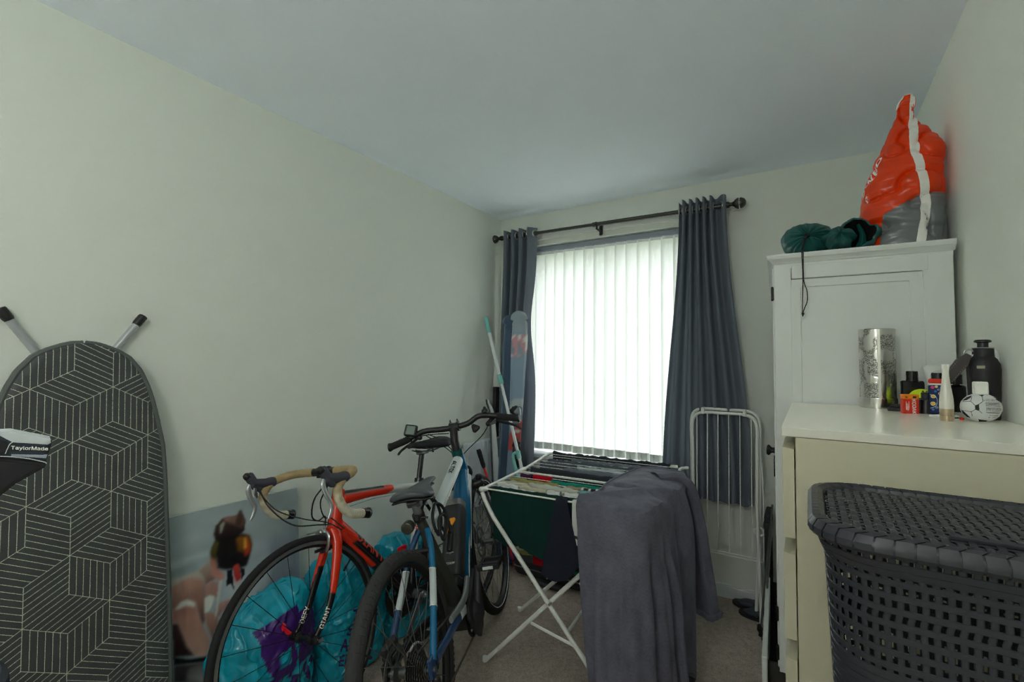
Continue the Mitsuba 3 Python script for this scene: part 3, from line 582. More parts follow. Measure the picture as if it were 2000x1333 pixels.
part(k, 'bag', grid(B, True), 'bag_plastic', True, color=C.reshape(-1, 3))
rib = []
fi_ = np.nonzero((ph > pi*1.02) & (ph < pi*1.98))[0]
for j in range(2, len(zf)-2):
    xc_ = xs[0, j]; o = np.argsort(B[fi_, j, 0]); xx = B[fi_, j, 0][o]; yy = B[fi_, j, 1][o]; zz_ = B[fi_, j, 2][o]; hw_ = min(.0125, .46*(xx[-1]-xx[0]))
    q = np.clip(np.linspace(xc_-hw_, xc_+hw_, 6), xx[0]+.002, xx[-1]-.002); rib.append(np.stack([q, np.interp(q, xx, yy)-.0016, np.interp(q, xx, zz_)], -1))
part(k, 'stripe', thick(np.array(rib), .0010), 'print_white', True, 'white stripe down the front')
part(k, 'gathered_top', tube(spline([(.283, 2.112, 2.232), (.290, 2.110, 2.256), (.312, 2.112, 2.279), (.330, 2.113, 2.277)], 6), .002, 6, flat=.5), 'print_white', label='white torn rim of the knotted top')
def bag_fn(u0, z0, ang):
    ca, sa = cos(ang), sin(ang)
    def f(x, y):
        a = u0+(x*ca-y*sa)/.15; z = z0+x*sa+y*ca
        j = np.interp(z, zf, np.arange(len(zf))); i = ((a/(2*pi))*n) % n
        i0, j0 = np.floor(i).astype(int), np.clip(np.floor(j).astype(int), 0, len(zf)-2); fi, fj = (i-i0)[:, None], (j-j0)[:, None]
        g = lambda p, q: B[(i0+p) % n, j0+q]
        P = (g(0, 0)*(1-fi)+g(1, 0)*fi)*(1-fj)+(g(0, 1)*(1-fi)+g(1, 1)*fi)*fj
        N = np.cross(g(1, 0)-g(0, 0), g(0, 1)-g(0, 0)); N /= np.linalg.norm(N, axis=1, keepdims=True)+1e-9
        N = np.where((N*(P-V(.29, 2.115, 0)*[1, 1, 0]-P*[0, 0, 1])).sum(1, keepdims=True) < 0, -N, N); return P+N*.001, N
    return f
part(k, 'lettering', text_on('SWED', .036, bag_fn(pi+.42, 1.985, radians(62)), .0004), 'print_white', False, 'white slanted lettering on the left edge')
part(k, 'lettering', text_on('3x', .018, bag_fn(pi+.50, 1.905, radians(62)), .0004), 'print_white', False)

# ---------------------------------------------------------------- laundry basket on its stool
mat('wicker_black', (44, 46, 52), .34, spec=.5)
mat('stool_wood', (150, 120, 84), .5)
k = single('stool', 'low wooden stool under the black laundry basket', 'stool', cat(cbox(.03, .345, .765, 1.05, .56, .60, .004), *[cbox(x, x+.035, y, y+.035, 0, .565, .003) for x in (.035, .305) for y in (.77, 1.01)]), 'stool_wood', False)
k = thing('laundry_basket', 'black woven plastic laundry basket with lid in front of the chest of drawers', 'laundry basket')
BX, BY = .189, .908
def outline(z, off=0., n=240):
    t = np.clip((z-.60)/(1.055-.60), 0, 1.2); a, b, r = .152+.019*t+off, .122+.020*t+off, .060+.012*t
    fl = .009*np.exp(-((1.07-z)/.022)**2) if z < 1.075 else .009
    a, b = a+fl, b+fl
    L = np.array(rrect(-a, a, -b, b, r, 10).exterior.coords)[:-1]; d = np.r_[0, np.cumsum(np.linalg.norm(np.diff(np.vstack([L, L[:1]]), axis=0), axis=1))]
    s = np.arange(n)/n*d[-1]; LL = np.vstack([L, L[:1]]); q = np.stack([np.interp(s, d, LL[:, 0]), np.interp(s, d, LL[:, 1])], -1)
    st = np.argmin(np.abs(np.arctan2(q[:, 1], q[:, 0])+pi/2)); return np.roll(q, -st, 0)+[BX, BY]
NV = 92; n = NV*4
def ring_pts(z, off): return np.c_[outline(z, off, n), np.full(n, z)]
def strip_ring(z, h, wave):   # a flat band round the basket
    cs = [(-h/2, .0), (-h/2+.001, .0014), (h/2-.001, .0014), (h/2, 0), (h/2-.001, -.0012), (-h/2+.001, -.0012)]; R = []
    wv = wave*.00025*np.cos(np.arange(n)/4*pi)
    for dz, o in cs:
        p0, p1 = ring_pts(z+dz, o), ring_pts(z+dz, o+.01); d = (p1-p0)/.01; R.append(p0+d*wv[:, None])
    R = np.array(R).transpose(1, 0, 2); R = np.concatenate([R, R[:, :1]], 1); return grid(R, True)
zrow = [1.0375-.0176*i for i in range(7)]+[.845-.0176*i for i in range(11)]
for i, z in enumerate(zrow): part(k, 'woven_band', strip_ring(z, .0090, 1 if i % 2 else -1), 'wicker_black', 40)
part(k, 'plain_band', cat(*[strip_ring(z, .0102, 1 if i % 2 else -1) for i, z in enumerate(np.arange(1.0505, 1.068, .0098))]), 'wicker_black', 40, 'closed woven collar')
part(k, 'plain_band', cat(*[strip_ring(z, .0102, 1 if i % 2 else -1) for i, z in enumerate(np.arange(.860, .928, .0098))]), 'wicker_black', 40)
part(k, 'plain_band', cat(*[strip_ring(z, .0135, 1 if i % 2 else -1) for i, z in enumerate(np.arange(.608, .652, .0128))]), 'wicker_black', 40)
zz = np.linspace(.602, 1.072, 42)
O = [outline(z, 0, n) for z in zz]; O2 = [outline(z, .01, n) for z in zz]
for q in range(NV):
    i = q*4; P = np.zeros((5, len(zz), 3))
    for c, di in enumerate((-1.25, -.65, 0, .65, 1.25)):
        for j, z in enumerate(zz):
            a = (i+di) % n; i0 = int(a) % n; f = a-int(a); p = O[j][i0]*(1-f)+O[j][(i0+1) % n]*f; p2 = O2[j][i0]*(1-f)+O2[j][(i0+1) % n]*f
            r = (z-1.0375)/.0176; w = .0004*np.cos(r*pi+pi*(q % 2))+(.0005 if abs(c-2) < 2 else -.0003)
            P[c, j, :2] = p+(p2-p)/.01*w; P[c, j, 2] = z
    part(k, 'upright', thick(P, .0012), 'wicker_black', True)
part(k, 'bottom', cbox(BX-.14, BX+.14, BY-.11, BY+.11, .6005, .607, .002), 'wicker_black', False)
# lid
ZL = 1.088
def lid_ring(off, z): return np.c_[outline(1.07, off, 220), np.full(220, z)]
lid = part(k, 'lid', grid(np.array([lid_ring(o, z) for o, z in [(-.012, ZL-.004), (-.010, ZL+.004), (-.002, ZL+.0085), (.006, ZL+.006), (.0105, ZL-.002), (.0105, ZL-.010), (.007, ZL-.0145), (-.006, ZL-.0150), (-.012, ZL-.012), (-.012, ZL-.004)]]).transpose(1, 0, 2), True), 'wicker_black', 50, 'lid with wrapped rim')
rim = []
n2 = 64
ro = [np.c_[outline(1.07, o, n2*2), np.full(n2*2, z)] for o, z in [(-.0115, ZL+.000), (-.009, ZL+.0062), (-.002, ZL+.0102), (.0065, ZL+.0078), (.0118, ZL-.001), (.0120, ZL-.0092), (.0075, ZL-.0150)]]
for q in range(n2):
    A = [r[(2*q)] for r in ro]; Bq = [r[(2*q+1)] for r in ro]; D = [r[(2*q+2) % (2*n2)] for r in ro]
    P = np.array([[a+(d-a)*.06 for a, d in zip(A, D)], Bq, [a+(d-a)*.94 for a, d in zip(A, D)]]); up = (P[1]-P[1].mean(0))*.035; P[1] = P[1]+up
    rim.append(P)
for P in rim: part(lid, 'rim_wrap', grid(P), 'wicker_black', 30)
x0, x1, y0, y1 = BX-.168, BX+.168, BY-.139, BY+.139
def inside(x, y, mrg=.0): 
    r = .072-mrg*.4; dx, dy = max(abs(x-BX)-(.168-r), 0), max(abs(y-BY)-(.139-r), 0); return dx*dx+dy*dy <= r*r
ys = np.array([y0+.008+.0150*(i//2)+.0046*(i % 2) for i in range(40) if y0+.008+.0150*(i//2)+.0046*(i % 2) < y1-.004]); xs_ = np.arange(x0+.008, x1, .0128)
def dome(x, y): return .004*(1-((x-BX)/.168)**2)*(1-((y-BY)/.139)**2)
for i, y in enumerate(ys):     # thin rods along x, in pairs
    xx = [x for x in np.linspace(x0, x1, 60) if inside(x, y)]
    if len(xx) < 4: continue
    part(lid, 'rod', tube([(x, y, ZL+.0005+dome(x, y)+.0008*cos((x-xs_[0])/.0128*pi+pi*(i//2 % 2))) for x in xx], .0008, 8, flat=2.4), 'wicker_black', 40)
for i, x in enumerate(xs_):    # flat bands along y
    yy = [y for y in np.linspace(y0, y1, 70) if inside(x, y)]
    P = np.array([[(x+dx, y, ZL+.0005+dome(x, y)-.0012*cos((y-ys[0]-.0023)/.0150*pi+pi*(i % 2))+(0 if abs(dx) > .003 else .0004)) for y in yy] for dx in (-.0040, -.002, 0, .002, .0040)])
    part(lid, 'flat_band', thick(P, .0011), 'wicker_black', True)
for s in (1,):
    part(lid, 'lid_seam', tube([(BX-.04, BY-.098, ZL+.0072), (BX+.16, BY-.098, ZL+.0072)], .0035, 8, flat=.6), 'wicker_black')
# ---------------------------------------------------------------- ironing board against the left wall
A_ = .110
def cubes(p, n, uv):
    x, y = uv.x+.0632, uv.y-.7267+A_
    q, r = (x*(sqrt(3)/3)-y/3)/A_, (2/3*y)/A_
    s = -q-r; rq, rr, rs = dr.round(q), dr.round(r), dr.round(s); dq, drr, ds = abs(rq-q), abs(rr-r), abs(rs-s)
    fq = dr.select((dq > drr) & (dq > ds), -rr-rs, rq); frr = dr.select((drr > ds) & ~((dq > drr) & (dq > ds)), -rq-rs, rr)
    cx, cy = A_*(sqrt(3)*fq+sqrt(3)/2*frr), A_*1.5*frr
    lx, ly = (x-cx)/A_, (y-cy)/A_
    e = [(0., 1.), (-sqrt(3)/2, -.5), (sqrt(3)/2, -.5)]
    out = mi.Float(0)
    for k in range(3):
        (ax, ay), (bx, by) = e[k], e[(k+1) % 3]; det = ax*by-ay*bx
        u = (lx*by-ly*bx)/det; v = (ax*ly-ay*lx)/det; on = (u >= 0) & (v >= 0)
        h = mikit.cell_rand(fq, frr, k+3)
        first = h < .5
        t = dr.select(first, u, v)
        w = .012
        f = t*6-dr.floor(t*6); stripe = dr.minimum(f, 1-f)/6 < .0075
        edge = (dr.minimum(dr.minimum(u, 1-u), dr.minimum(v, 1-v)) < .0082)
        out = dr.select(on & (stripe | edge), 1.0, out)
    g = mikit.fbm(uv.x*25, uv.y*25, 2)
    wv = .92+.16*mikit.noise(uv.x*900, uv.y*900, 0)
    return mikit.mix([.060*1, .066, .066], [.50, .53, .44], out)*wv*(.85+.3*g)
mat('board_cover', None, .55, spec=.3, tex=mikit.proc(cubes))
mat('grey_tube', (168, 172, 176), .35, metal=.3)
mat('black_plastic', (26, 27, 29), .45)
k = thing('ironing_board', 'ironing board with grey cube-patterned cover leaning upside down on the left wall', 'ironing board')
BT = np.array([0.362+1, 1.359, 1.353, 1.3443, 1.332, 1.3165, 1.275, 1.2294, 1.1835, 1.1228, 1.0155, .91, .70, .48, .228, .10, .012])
BH = np.array([0.0, .030, .050, .070, .094, .115, .145, .164, .178, .192, .212, .219, .2265, .2336, .239, .24, .236])
tt = np.r_[np.linspace(0, 1, 26)**2*.20, np.linspace(.20, 1.350, 40)[1:]]; tq = 1.362-tt
hq = np.interp(tq, BT[::-1], BH[::-1]); hq[0] = 0
O0 = V(-1.80, .512, 0); EZ = unit(V(-.12, 0, 1.36)); EY = V(0, 1, 0); EN = np.cross(EY, EZ)
ny = 25; G = np.zeros((ny, len(tq), 3)); U = np.zeros((ny, len(tq), 2))
for i, s in enumerate(np.linspace(-1, 1, ny)):
    y = s*hq; edge = 1-np.abs(s)
    G[i] = O0+y[:, None]*EY+tq[:, None]*EZ+EN*(np.minimum(.010, .010*np.sqrt(np.clip((hq*edge)/.02, 0, 1)))[:, None]+.0015*(meshkit.fbm(np.stack([y*9, tq*6, 0*y], -1), 3, 3)-.5)[:, None]*2)
    U[i] = np.stack([y-.038, tq], -1)
cover = grid(G)
if (cover.face_normals.mean(0)@EN) < 0: cover.invert()
part(k, 'cover', cover, 'board_cover', True, uv=U.reshape(-1, 2))
loop = [(-h, t) for h, t in zip(hq, tq)]+[(h, t) for h, t in zip(hq[::-1], tq[::-1])]
bp = sg.Polygon(loop).buffer(0).simplify(.001)
part(k, 'deck', extrude(bp, .022, frm(O0-EN*.0225, x=EY, y=EZ)), 'grey_tube', False)
part(k, 'cover_edge', cat(tube(np.array([O0+EN*-.002+y*EY+t*EZ for y, t in loop[1:-1]]), .009, 8)), 'board_edge', label='elastic edge of the cover')
mat('board_edge', (84, 90, 88), .6)
for a, b in (((-1.953, .333, 1.448), (-1.953, .470, 1.235)), ((-1.953, .672, 1.456), (-1.953, .535, 1.235))):
    a, b = V(*a), V(*b); d = unit(b-a); l = part(k, 'leg', tube([a+d*.004, b, V(-1.950, b[1]*.6+.205, 1.0), V(-1.925, b[1]*.6+.205, .6)], .0112, 14), 'grey_tube')
    part(l, 'end_cap', lathe([(0, -.004), (.0125, -.003), (.0138, .002), (.0138, .030), (.0122, .034), (.0122, .036), (0, .036)], 20, frm(a, z=d, x=(1, 0, 0))), 'black_plastic')
part(k, 'hook_wire', cat(*[torus(.006, .0009, 14, 5, frm(O0+EY*.2045+EZ*(.300+.006*i)+EN*.002, x=EY, z=EZ)) for i in range(3)]), 'steel', label='small wire ends of the cover clip')

# ---------------------------------------------------------------- golf bag with a covered club
mat('cover_black', (17, 18, 24), .55)
mat('cover_silver', (188, 194, 196), .4)
mat('cover_navy', (32, 40, 54), .45)
mat('lime', (120, 150, 40), .5)
k = thing('golf_club', 'golf club in a black and silver head cover lettered TaylorMade before the ironing board', 'golf club')
HO = V(-1.12, .23, 1.15); HX = unit(V(.2, .98, 0)); HZ = V(0, 0, 1.); HN = np.cross(HX, HZ)
HM = frm(HO, x=HX, y=HZ)
def bev(poly, d, b=.006):
    p = sg.Polygon(poly).buffer(.003).buffer(-.003); L = [p.buffer(-b), p.buffer(-b*.3), p]
    return trimesh.util.concatenate([mv(extrude(L[0], d), z=-d/2), mv(extrude(L[1], d-b*.9), z=-(d-b*.9)/2), mv(extrude(L[2], d-b*2.2), z=-(d-b*2.2)/2)])
low = [(-.10, -.0005), (-.0288, -.0005), (.0235, -.0165), (.0262, -.0195), (.0235, -.0262), (.0078, -.0364), (-.0096, -.048), (-.0262, -.065), (-.045, -.085), (-.062, -.11), (-.085, -.11), (-.10, -.06)]
top = [(-.095, .038), (-.0305, .0391), (-.019, .0388), (-.010, .0355), (.0285, .0212), (.0312, .0165), (.0290, .004), (.0262, -.0125), (.0235, -.0175), (-.0288, -.002), (-.10, -.002)]
part(k, 'cover_side', xf(bev(low, .050), HM), 'cover_black', 30)
part(k, 'cover_top', xf(bev(top, .046), HM), 'cover_navy', 30)
part(k, 'cover_panel', xf(bev([(-.060, .0385), (-.0305, .0400), (-.019, .0396), (-.010, .0362), (.0288, .0218), (.0298, .0150), (.0250, .0122), (-.0155, .0205), (-.022, .026), (-.030, .033), (-.060, .033)], .0495, .003), HM), 'cover_silver', 30)
part(k, 'cover_band', xf(bev([(-.0175, .0185), (.0285, .0105), (.0275, .0005), (-.0180, .0068)], .0480, .002), HM), 'cover_navy2', 30)
mat('cover_navy2', (22, 32, 46), .35)
part(k, 'cover_window', xf(bev([(-.06, .027), (-.032, .029), (-.0205, .0235), (-.0195, .009), (-.0215, .004), (-.06, .004)], .0500, .002), HM), 'cover_black', 30)
part(k, 'cover_inlay', xf(bev([(-.06, .021), (-.034, .0225), (-.0255, .019), (-.034, .016), (-.06, .0145)], .0515, .002), HM), 'lime', 30)
part(k, 'piping', xf(tube(spline([(-.06, .0012, .0262), (-.0288, .0008, .0262), (.0, -.006, .0262), (.0225, -.0155, .0262), (.0255, -.019, .0255)], 6), .0008, 6), HM), 'cover_silver')
part(k, 'piping', xf(tube(spline([(-.0225, .004, .0255), (-.0185, .018, .0255), (-.0150, .022, .0253)], 6), .0007, 6), HM), 'cover_silver')
part(k, 'edge_trim', xf(bev([(-.0165, .0030), (.0262, -.0040), (.0250, -.0105), (-.016, -.0015)], .0485, .002), HM), 'rail_shade_grey', 30)
hf = lambda x, y: ((HO+HX*(.0050+x[:, None]*1.0)+HZ*(.0088-.0052*0+y[:, None]-.165*x[:, None])+HN*.0243), np.broadcast_to(HN, (len(x), 3)))
part(k, 'lettering', text_on('TaylorMade', .0056, hf, .0003, True, 0), 'print_white', False, 'white TaylorMade')
part(k, 'shaft', tube([HO+HX*-.075+HZ*-.085, HO+HX*-.115+HZ*-.34+HN*-.0, HO+HX*-.16+HZ*-.90], .0055, 10), 'steel')
k = thing('golf_bag', 'dark golf bag standing at the left edge with its rim in the corner', 'golf bag')
GM = frm((-1.158, .098, 0), x=(1, 0, 0), z=(0.0, 0, 1))
part(k, 'body', lathe([(0, .0), (.115, 0), (.125, .02), (.125, .74), (.128, .76), (.115, .76), (.112, .30), (0, .30)], 40, GM), 'cover_black', 30)
part(k, 'rim', lathe([(.112, .75), (.130, .752), (.135, .765), (.133, .785), (.124, .795), (.113, .785), (.112, .75)], 40, GM), 'cover_navy', 30)

# ---------------------------------------------------------------- painting on canvas leaning on the left wall
CANVAS={
 'edge': [(0.47, 0.739), (0.967, 0.729), (0.948, 0.338)] ,
 'shoulder_back': [(0.479, 0.525), (0.569, 0.526), (0.604, 0.545), (0.614, 0.518), (0.594, 0.477), (0.588, 0.421), (0.534, 0.438), (0.481, 0.429)] ,
 'upperarm': [(0.481, 0.499), (0.54, 0.513), (0.584, 0.486), (0.591, 0.42), (0.593, 0.346), (0.578, 0.321), (0.558, 0.412), (0.53, 0.439), (0.497, 0.423), (0.483, 0.423)] ,
 'knee': [(0.483, 0.418), (0.497, 0.433), (0.53, 0.438), (0.558, 0.412), (0.573, 0.355), (0.602, 0.279), (0.622, 0.223), (0.617, 0.199), (0.558, 0.234), (0.529, 0.283), (0.511, 0.342), (0.502, 0.371), (0.483, 0.379)] ,
 'kneetop': [(0.495, 0.424), (0.511, 0.439), (0.532, 0.439), (0.556, 0.419), (0.558, 0.402), (0.539, 0.415), (0.516, 0.42), (0.497, 0.418)] ,
 'forearm': [(0.59, 0.363), (0.608, 0.366), (0.634, 0.339), (0.643, 0.271), (0.648, 0.215), (0.632, 0.212), (0.607, 0.287), (0.593, 0.33)] ,
 'arm2': [(0.629, 0.383), (0.671, 0.382), (0.727, 0.371), (0.715, 0.348), (0.655, 0.351), (0.636, 0.332), (0.623, 0.354)] ,
 'chest_white': [(0.588, 0.421), (0.608, 0.424), (0.623, 0.415), (0.619, 0.393), (0.603, 0.368), (0.59, 0.368)] ,
 'strip_white': [(0.64, 0.465), (0.653, 0.463), (0.645, 0.42), (0.634, 0.349), (0.623, 0.333), (0.632, 0.404)] ,
 'chest': [(0.588, 0.463), (0.614, 0.475), (0.645, 0.452), (0.632, 0.404), (0.62, 0.416), (0.588, 0.429)] ,
 'neck': [(0.571, 0.527), (0.607, 0.55), (0.612, 0.518), (0.635, 0.483), (0.619, 0.473), (0.594, 0.466), (0.589, 0.495)] ,
 'face': [(0.61, 0.562), (0.63, 0.561), (0.64, 0.508), (0.661, 0.479), (0.661, 0.463), (0.64, 0.465), (0.617, 0.49), (0.609, 0.519)] ,
 'hair': [(0.612, 0.583), (0.626, 0.617), (0.652, 0.625), (0.73, 0.614), (0.759, 0.599), (0.767, 0.556), (0.758, 0.513), (0.746, 0.483), (0.717, 0.481), (0.662, 0.495), (0.635, 0.51), (0.63, 0.55), (0.615, 0.561)] ,
 'hair_olive': [(0.61, 0.584), (0.628, 0.613), (0.641, 0.607), (0.63, 0.566), (0.635, 0.543), (0.612, 0.561)] ,
 'hair_gold': [(0.707, 0.603), (0.753, 0.601), (0.768, 0.568), (0.761, 0.535), (0.735, 0.538), (0.712, 0.551)] ,
 'hair_red': [(0.73, 0.579), (0.753, 0.584), (0.764, 0.557), (0.758, 0.53), (0.74, 0.519)] ,
 'hair_yel': [(0.733, 0.595), (0.744, 0.595), (0.747, 0.551), (0.735, 0.555)] ,
 'bun': [(0.621, 0.64), (0.629, 0.671), (0.653, 0.692), (0.697, 0.691), (0.731, 0.688), (0.743, 0.662), (0.739, 0.622), (0.713, 0.607), (0.657, 0.607), (0.628, 0.616)] ,
 'bun_light': [(0.645, 0.666), (0.658, 0.679), (0.664, 0.672), (0.652, 0.642), (0.647, 0.638)] ,
 'bun_brown': [(0.658, 0.693), (0.697, 0.691), (0.731, 0.688), (0.74, 0.657), (0.73, 0.631), (0.697, 0.657), (0.664, 0.678)] ,
 'tuft': [(0.708, 0.683), (0.72, 0.708), (0.732, 0.703), (0.734, 0.664), (0.719, 0.645), (0.702, 0.656)] ,
 'bow_dark': [(0.67, 0.492), (0.689, 0.491), (0.696, 0.405), (0.683, 0.438), (0.666, 0.433)] ,
 'bow_dark2': [(0.72, 0.486), (0.737, 0.474), (0.736, 0.452), (0.722, 0.435)] ,
 'bow_red': [(0.692, 0.499), (0.711, 0.503), (0.72, 0.48), (0.725, 0.445), (0.705, 0.435), (0.694, 0.467)] ,
 'bow_white': [(0.697, 0.466), (0.719, 0.469), (0.725, 0.433), (0.705, 0.419), (0.694, 0.439)] ,
 'strap': [(0.486, 0.265), (0.539, 0.233), (0.637, 0.202), (0.637, 0.179), (0.562, 0.206), (0.49, 0.235)] ,
 'thigh': [(0.483, 0.379), (0.506, 0.369), (0.534, 0.281), (0.558, 0.234), (0.486, 0.262)] ,
 'low': [(0.488, 0.237), (0.562, 0.206), (0.637, 0.179), (0.642, 0.096), (0.488, 0.179)] ,
 'cloth_low': [(0.534, 0.206), (0.587, 0.194), (0.616, 0.137), (0.586, 0.126), (0.529, 0.164)] ,
 'dark_low': [(0.596, 0.138), (0.647, 0.132), (0.647, 0.094), (0.586, 0.126)] ,
 'seat': [(0.607, 0.209), (0.637, 0.2), (0.642, 0.129), (0.616, 0.137), (0.597, 0.184)] ,
}
vmat('oil_paint', .55, .3)
CO = V(-1.88, .30, 0); CE = unit(V(-.075, 0, .75)); CN = np.cross(EY, CE); W_, H_ = .972, .742
ny, nz = 330, 250
yy, zz = np.meshgrid(np.linspace(0, W_, ny), np.linspace(0, H_, nz), indexing='ij'); q2 = np.stack([yy, zz], -1)
from shapely import contains_xy
n1 = meshkit.fbm(np.stack([yy*9, zz*20, 0*yy], -1), 4, 1); n2 = meshkit.fbm(np.stack([yy*60, zz*8, 0*yy], -1), 3, 2)
def c_(*c): return np.array(lin(c))
base = c_(150, 166, 170)*(1-n1[..., None]*.5)+c_(190, 200, 202)*n1[..., None]*.5
base = base+(c_(176, 184, 190)-base)*smooth01(.55, .70, yy)[..., None]*smooth01(.60, .40, zz)[..., None]*.7
band = smooth01(.81, .875, yy)*(.75+.5*(n2-.5)); base = base+(c_(112, 122, 134)-base)*band[..., None]*smooth01(.62, .50, zz)[..., None]
base = base+(c_(120, 136, 138)-base)*(smooth01(.61, .585, zz+.06*n1)*smooth01(.60, .5, yy)*.45)[..., None]
base = base+(c_(196, 208, 210)-base)*(np.exp(-((zz-.585+.02*n1)/.012)**2)*smooth01(.66, .60, yy)*.4)[..., None]
base = base+(c_(200, 206, 208)-base)*(smooth01(.50, .40, zz)*smooth01(.64, .68, yy)*smooth01(.86, .78, yy)*.6)[..., None]
img = base
from scipy.ndimage import gaussian_filter
def paint(name, col, col2=None, blur=.004, var=.25, ax=None):
    global img
    m = contains_xy(sg.Polygon(CANVAS[name]).buffer(0), yy, zz).astype(float); m = gaussian_filter(m, blur/(W_/ny))
    c = np.broadcast_to(c_(*col), img.shape)
    if col2 is not None:
        P = np.array(CANVAS[name]); t = (q2-P.mean(0))@np.array(ax if ax else (0, 1)); s = np.ptp(P@np.array(ax if ax else (0, 1)))
        t = np.clip(t/s+.5, 0, 1)[..., None]; c = c*(1-t)+c_(*col2)*t
    c = c*(1+var*(n2[..., None]-.5)+var*(n1[..., None]-.5)); img = img*(1-m[..., None])+c*m[..., None]
paint('low', (30, 28, 30), (70, 60, 62)); paint('shoulder_back', (120, 78, 66), (205, 200, 190), .006); paint('neck', (120, 74, 62), (178, 160, 148))
paint('chest', (170, 120, 108), (190, 150, 140)); paint('face', (206, 150, 140), (170, 110, 92), .004); paint('upperarm', (88, 48, 42), (196, 150, 132), .005)
paint('thigh', (40, 26, 28), (70, 40, 38)); paint('arm2', (150, 104, 92), (190, 150, 136)); paint('forearm', (110, 70, 58), (184, 140, 122), .004)
paint('knee', (196, 156, 138), (168, 112, 98), .004); paint('kneetop', (226, 224, 216), None, .004); paint('chest_white', (226, 226, 214), None, .003); paint('strip_white', (206, 204, 198), None, .003)
paint('seat', (92, 70, 60)); paint('cloth_low', (150, 156, 156), (90, 84, 82), .006); paint('dark_low', (18, 18, 20)); paint('strap', (16, 16, 18), None, .003)
paint('hair', (20, 17, 22), (26, 20, 20), .004); paint('hair_olive', (70, 66, 22), (92, 84, 30), .004); paint('hair_gold', (84, 58, 18), (146, 92, 34), .005); paint('hair_red', (150, 44, 20), (176, 70, 30), .004); paint('hair_yel', (206, 150, 60), None, .003)
paint('bun', (18, 16, 20), (70, 50, 46), .003); paint('bun_brown', (84, 58, 52), (150, 116, 104), .004); paint('bun_light', (150, 150, 140), None, .003); paint('tuft', (70, 52, 44), (84, 66, 56), .004)
paint('bow_white', (206, 190, 192), (210, 120, 118), .003); paint('bow_red', (170, 40, 40), (190, 64, 52), .003); paint('bow_dark', (22, 20, 26), None, .002); paint('bow_dark2', (30, 30, 38), None, .002)
k = thing('painting', 'unframed canvas painting of a crouching figure with dark bun leaning on the wall', 'painting')
rel = .0006*(n2-.5)+.0006*(n1-.5)
part(k, 'canvas', grid(CO+yy[..., None]*EY+zz[..., None]*CE+CN*(.0105+rel[..., None])), 'oil_paint', True, color=np.clip(img, 0.004, 1).reshape(-1, 3))
part(k, 'stretcher', extrude(sg.box(0, 0, W_, H_), .020, frm(CO-CN*.010, x=EY, y=CE)), 'canvas_edge', False)
mat('canvas_edge', (168, 176, 172), .8)
# ---------------------------------------------------------------- bicycles: shared parts
mat('rubber', (34, 35, 37), .75, spec=.3)
mat('rubber_dusty', (58, 58, 58), .85, spec=.2)
mat('rim_black', (30, 31, 33), .4, metal=.3)
mat('brake_track', (168, 172, 174), .3, metal=.9)
mat('spoke_steel', (130, 134, 136), .3, metal=.9)
mat('spoke_black', (36, 36, 38), .4, metal=.5)
mat('alloy', (196, 198, 200), .25, metal=.95)
mat('alloy_grey', (120, 122, 124), .35, metal=.8)
mat('chain_steel', (110, 108, 102), .4, metal=.9)
mat('reflect_white', (208, 212, 212), .35)
def pose(x, y, heading, lean):
    h, l = heading, lean; M = np.eye(4)
    M[:3, :3] = np.array([[cos(h), -sin(h), 0], [sin(h), cos(h), 0], [0, 0, 1]])@np.array([[1, 0, 0], [0, cos(l), -sin(l)], [0, sin(l), cos(l)]])
    M[:3, 3] = (x, y, 0); return M
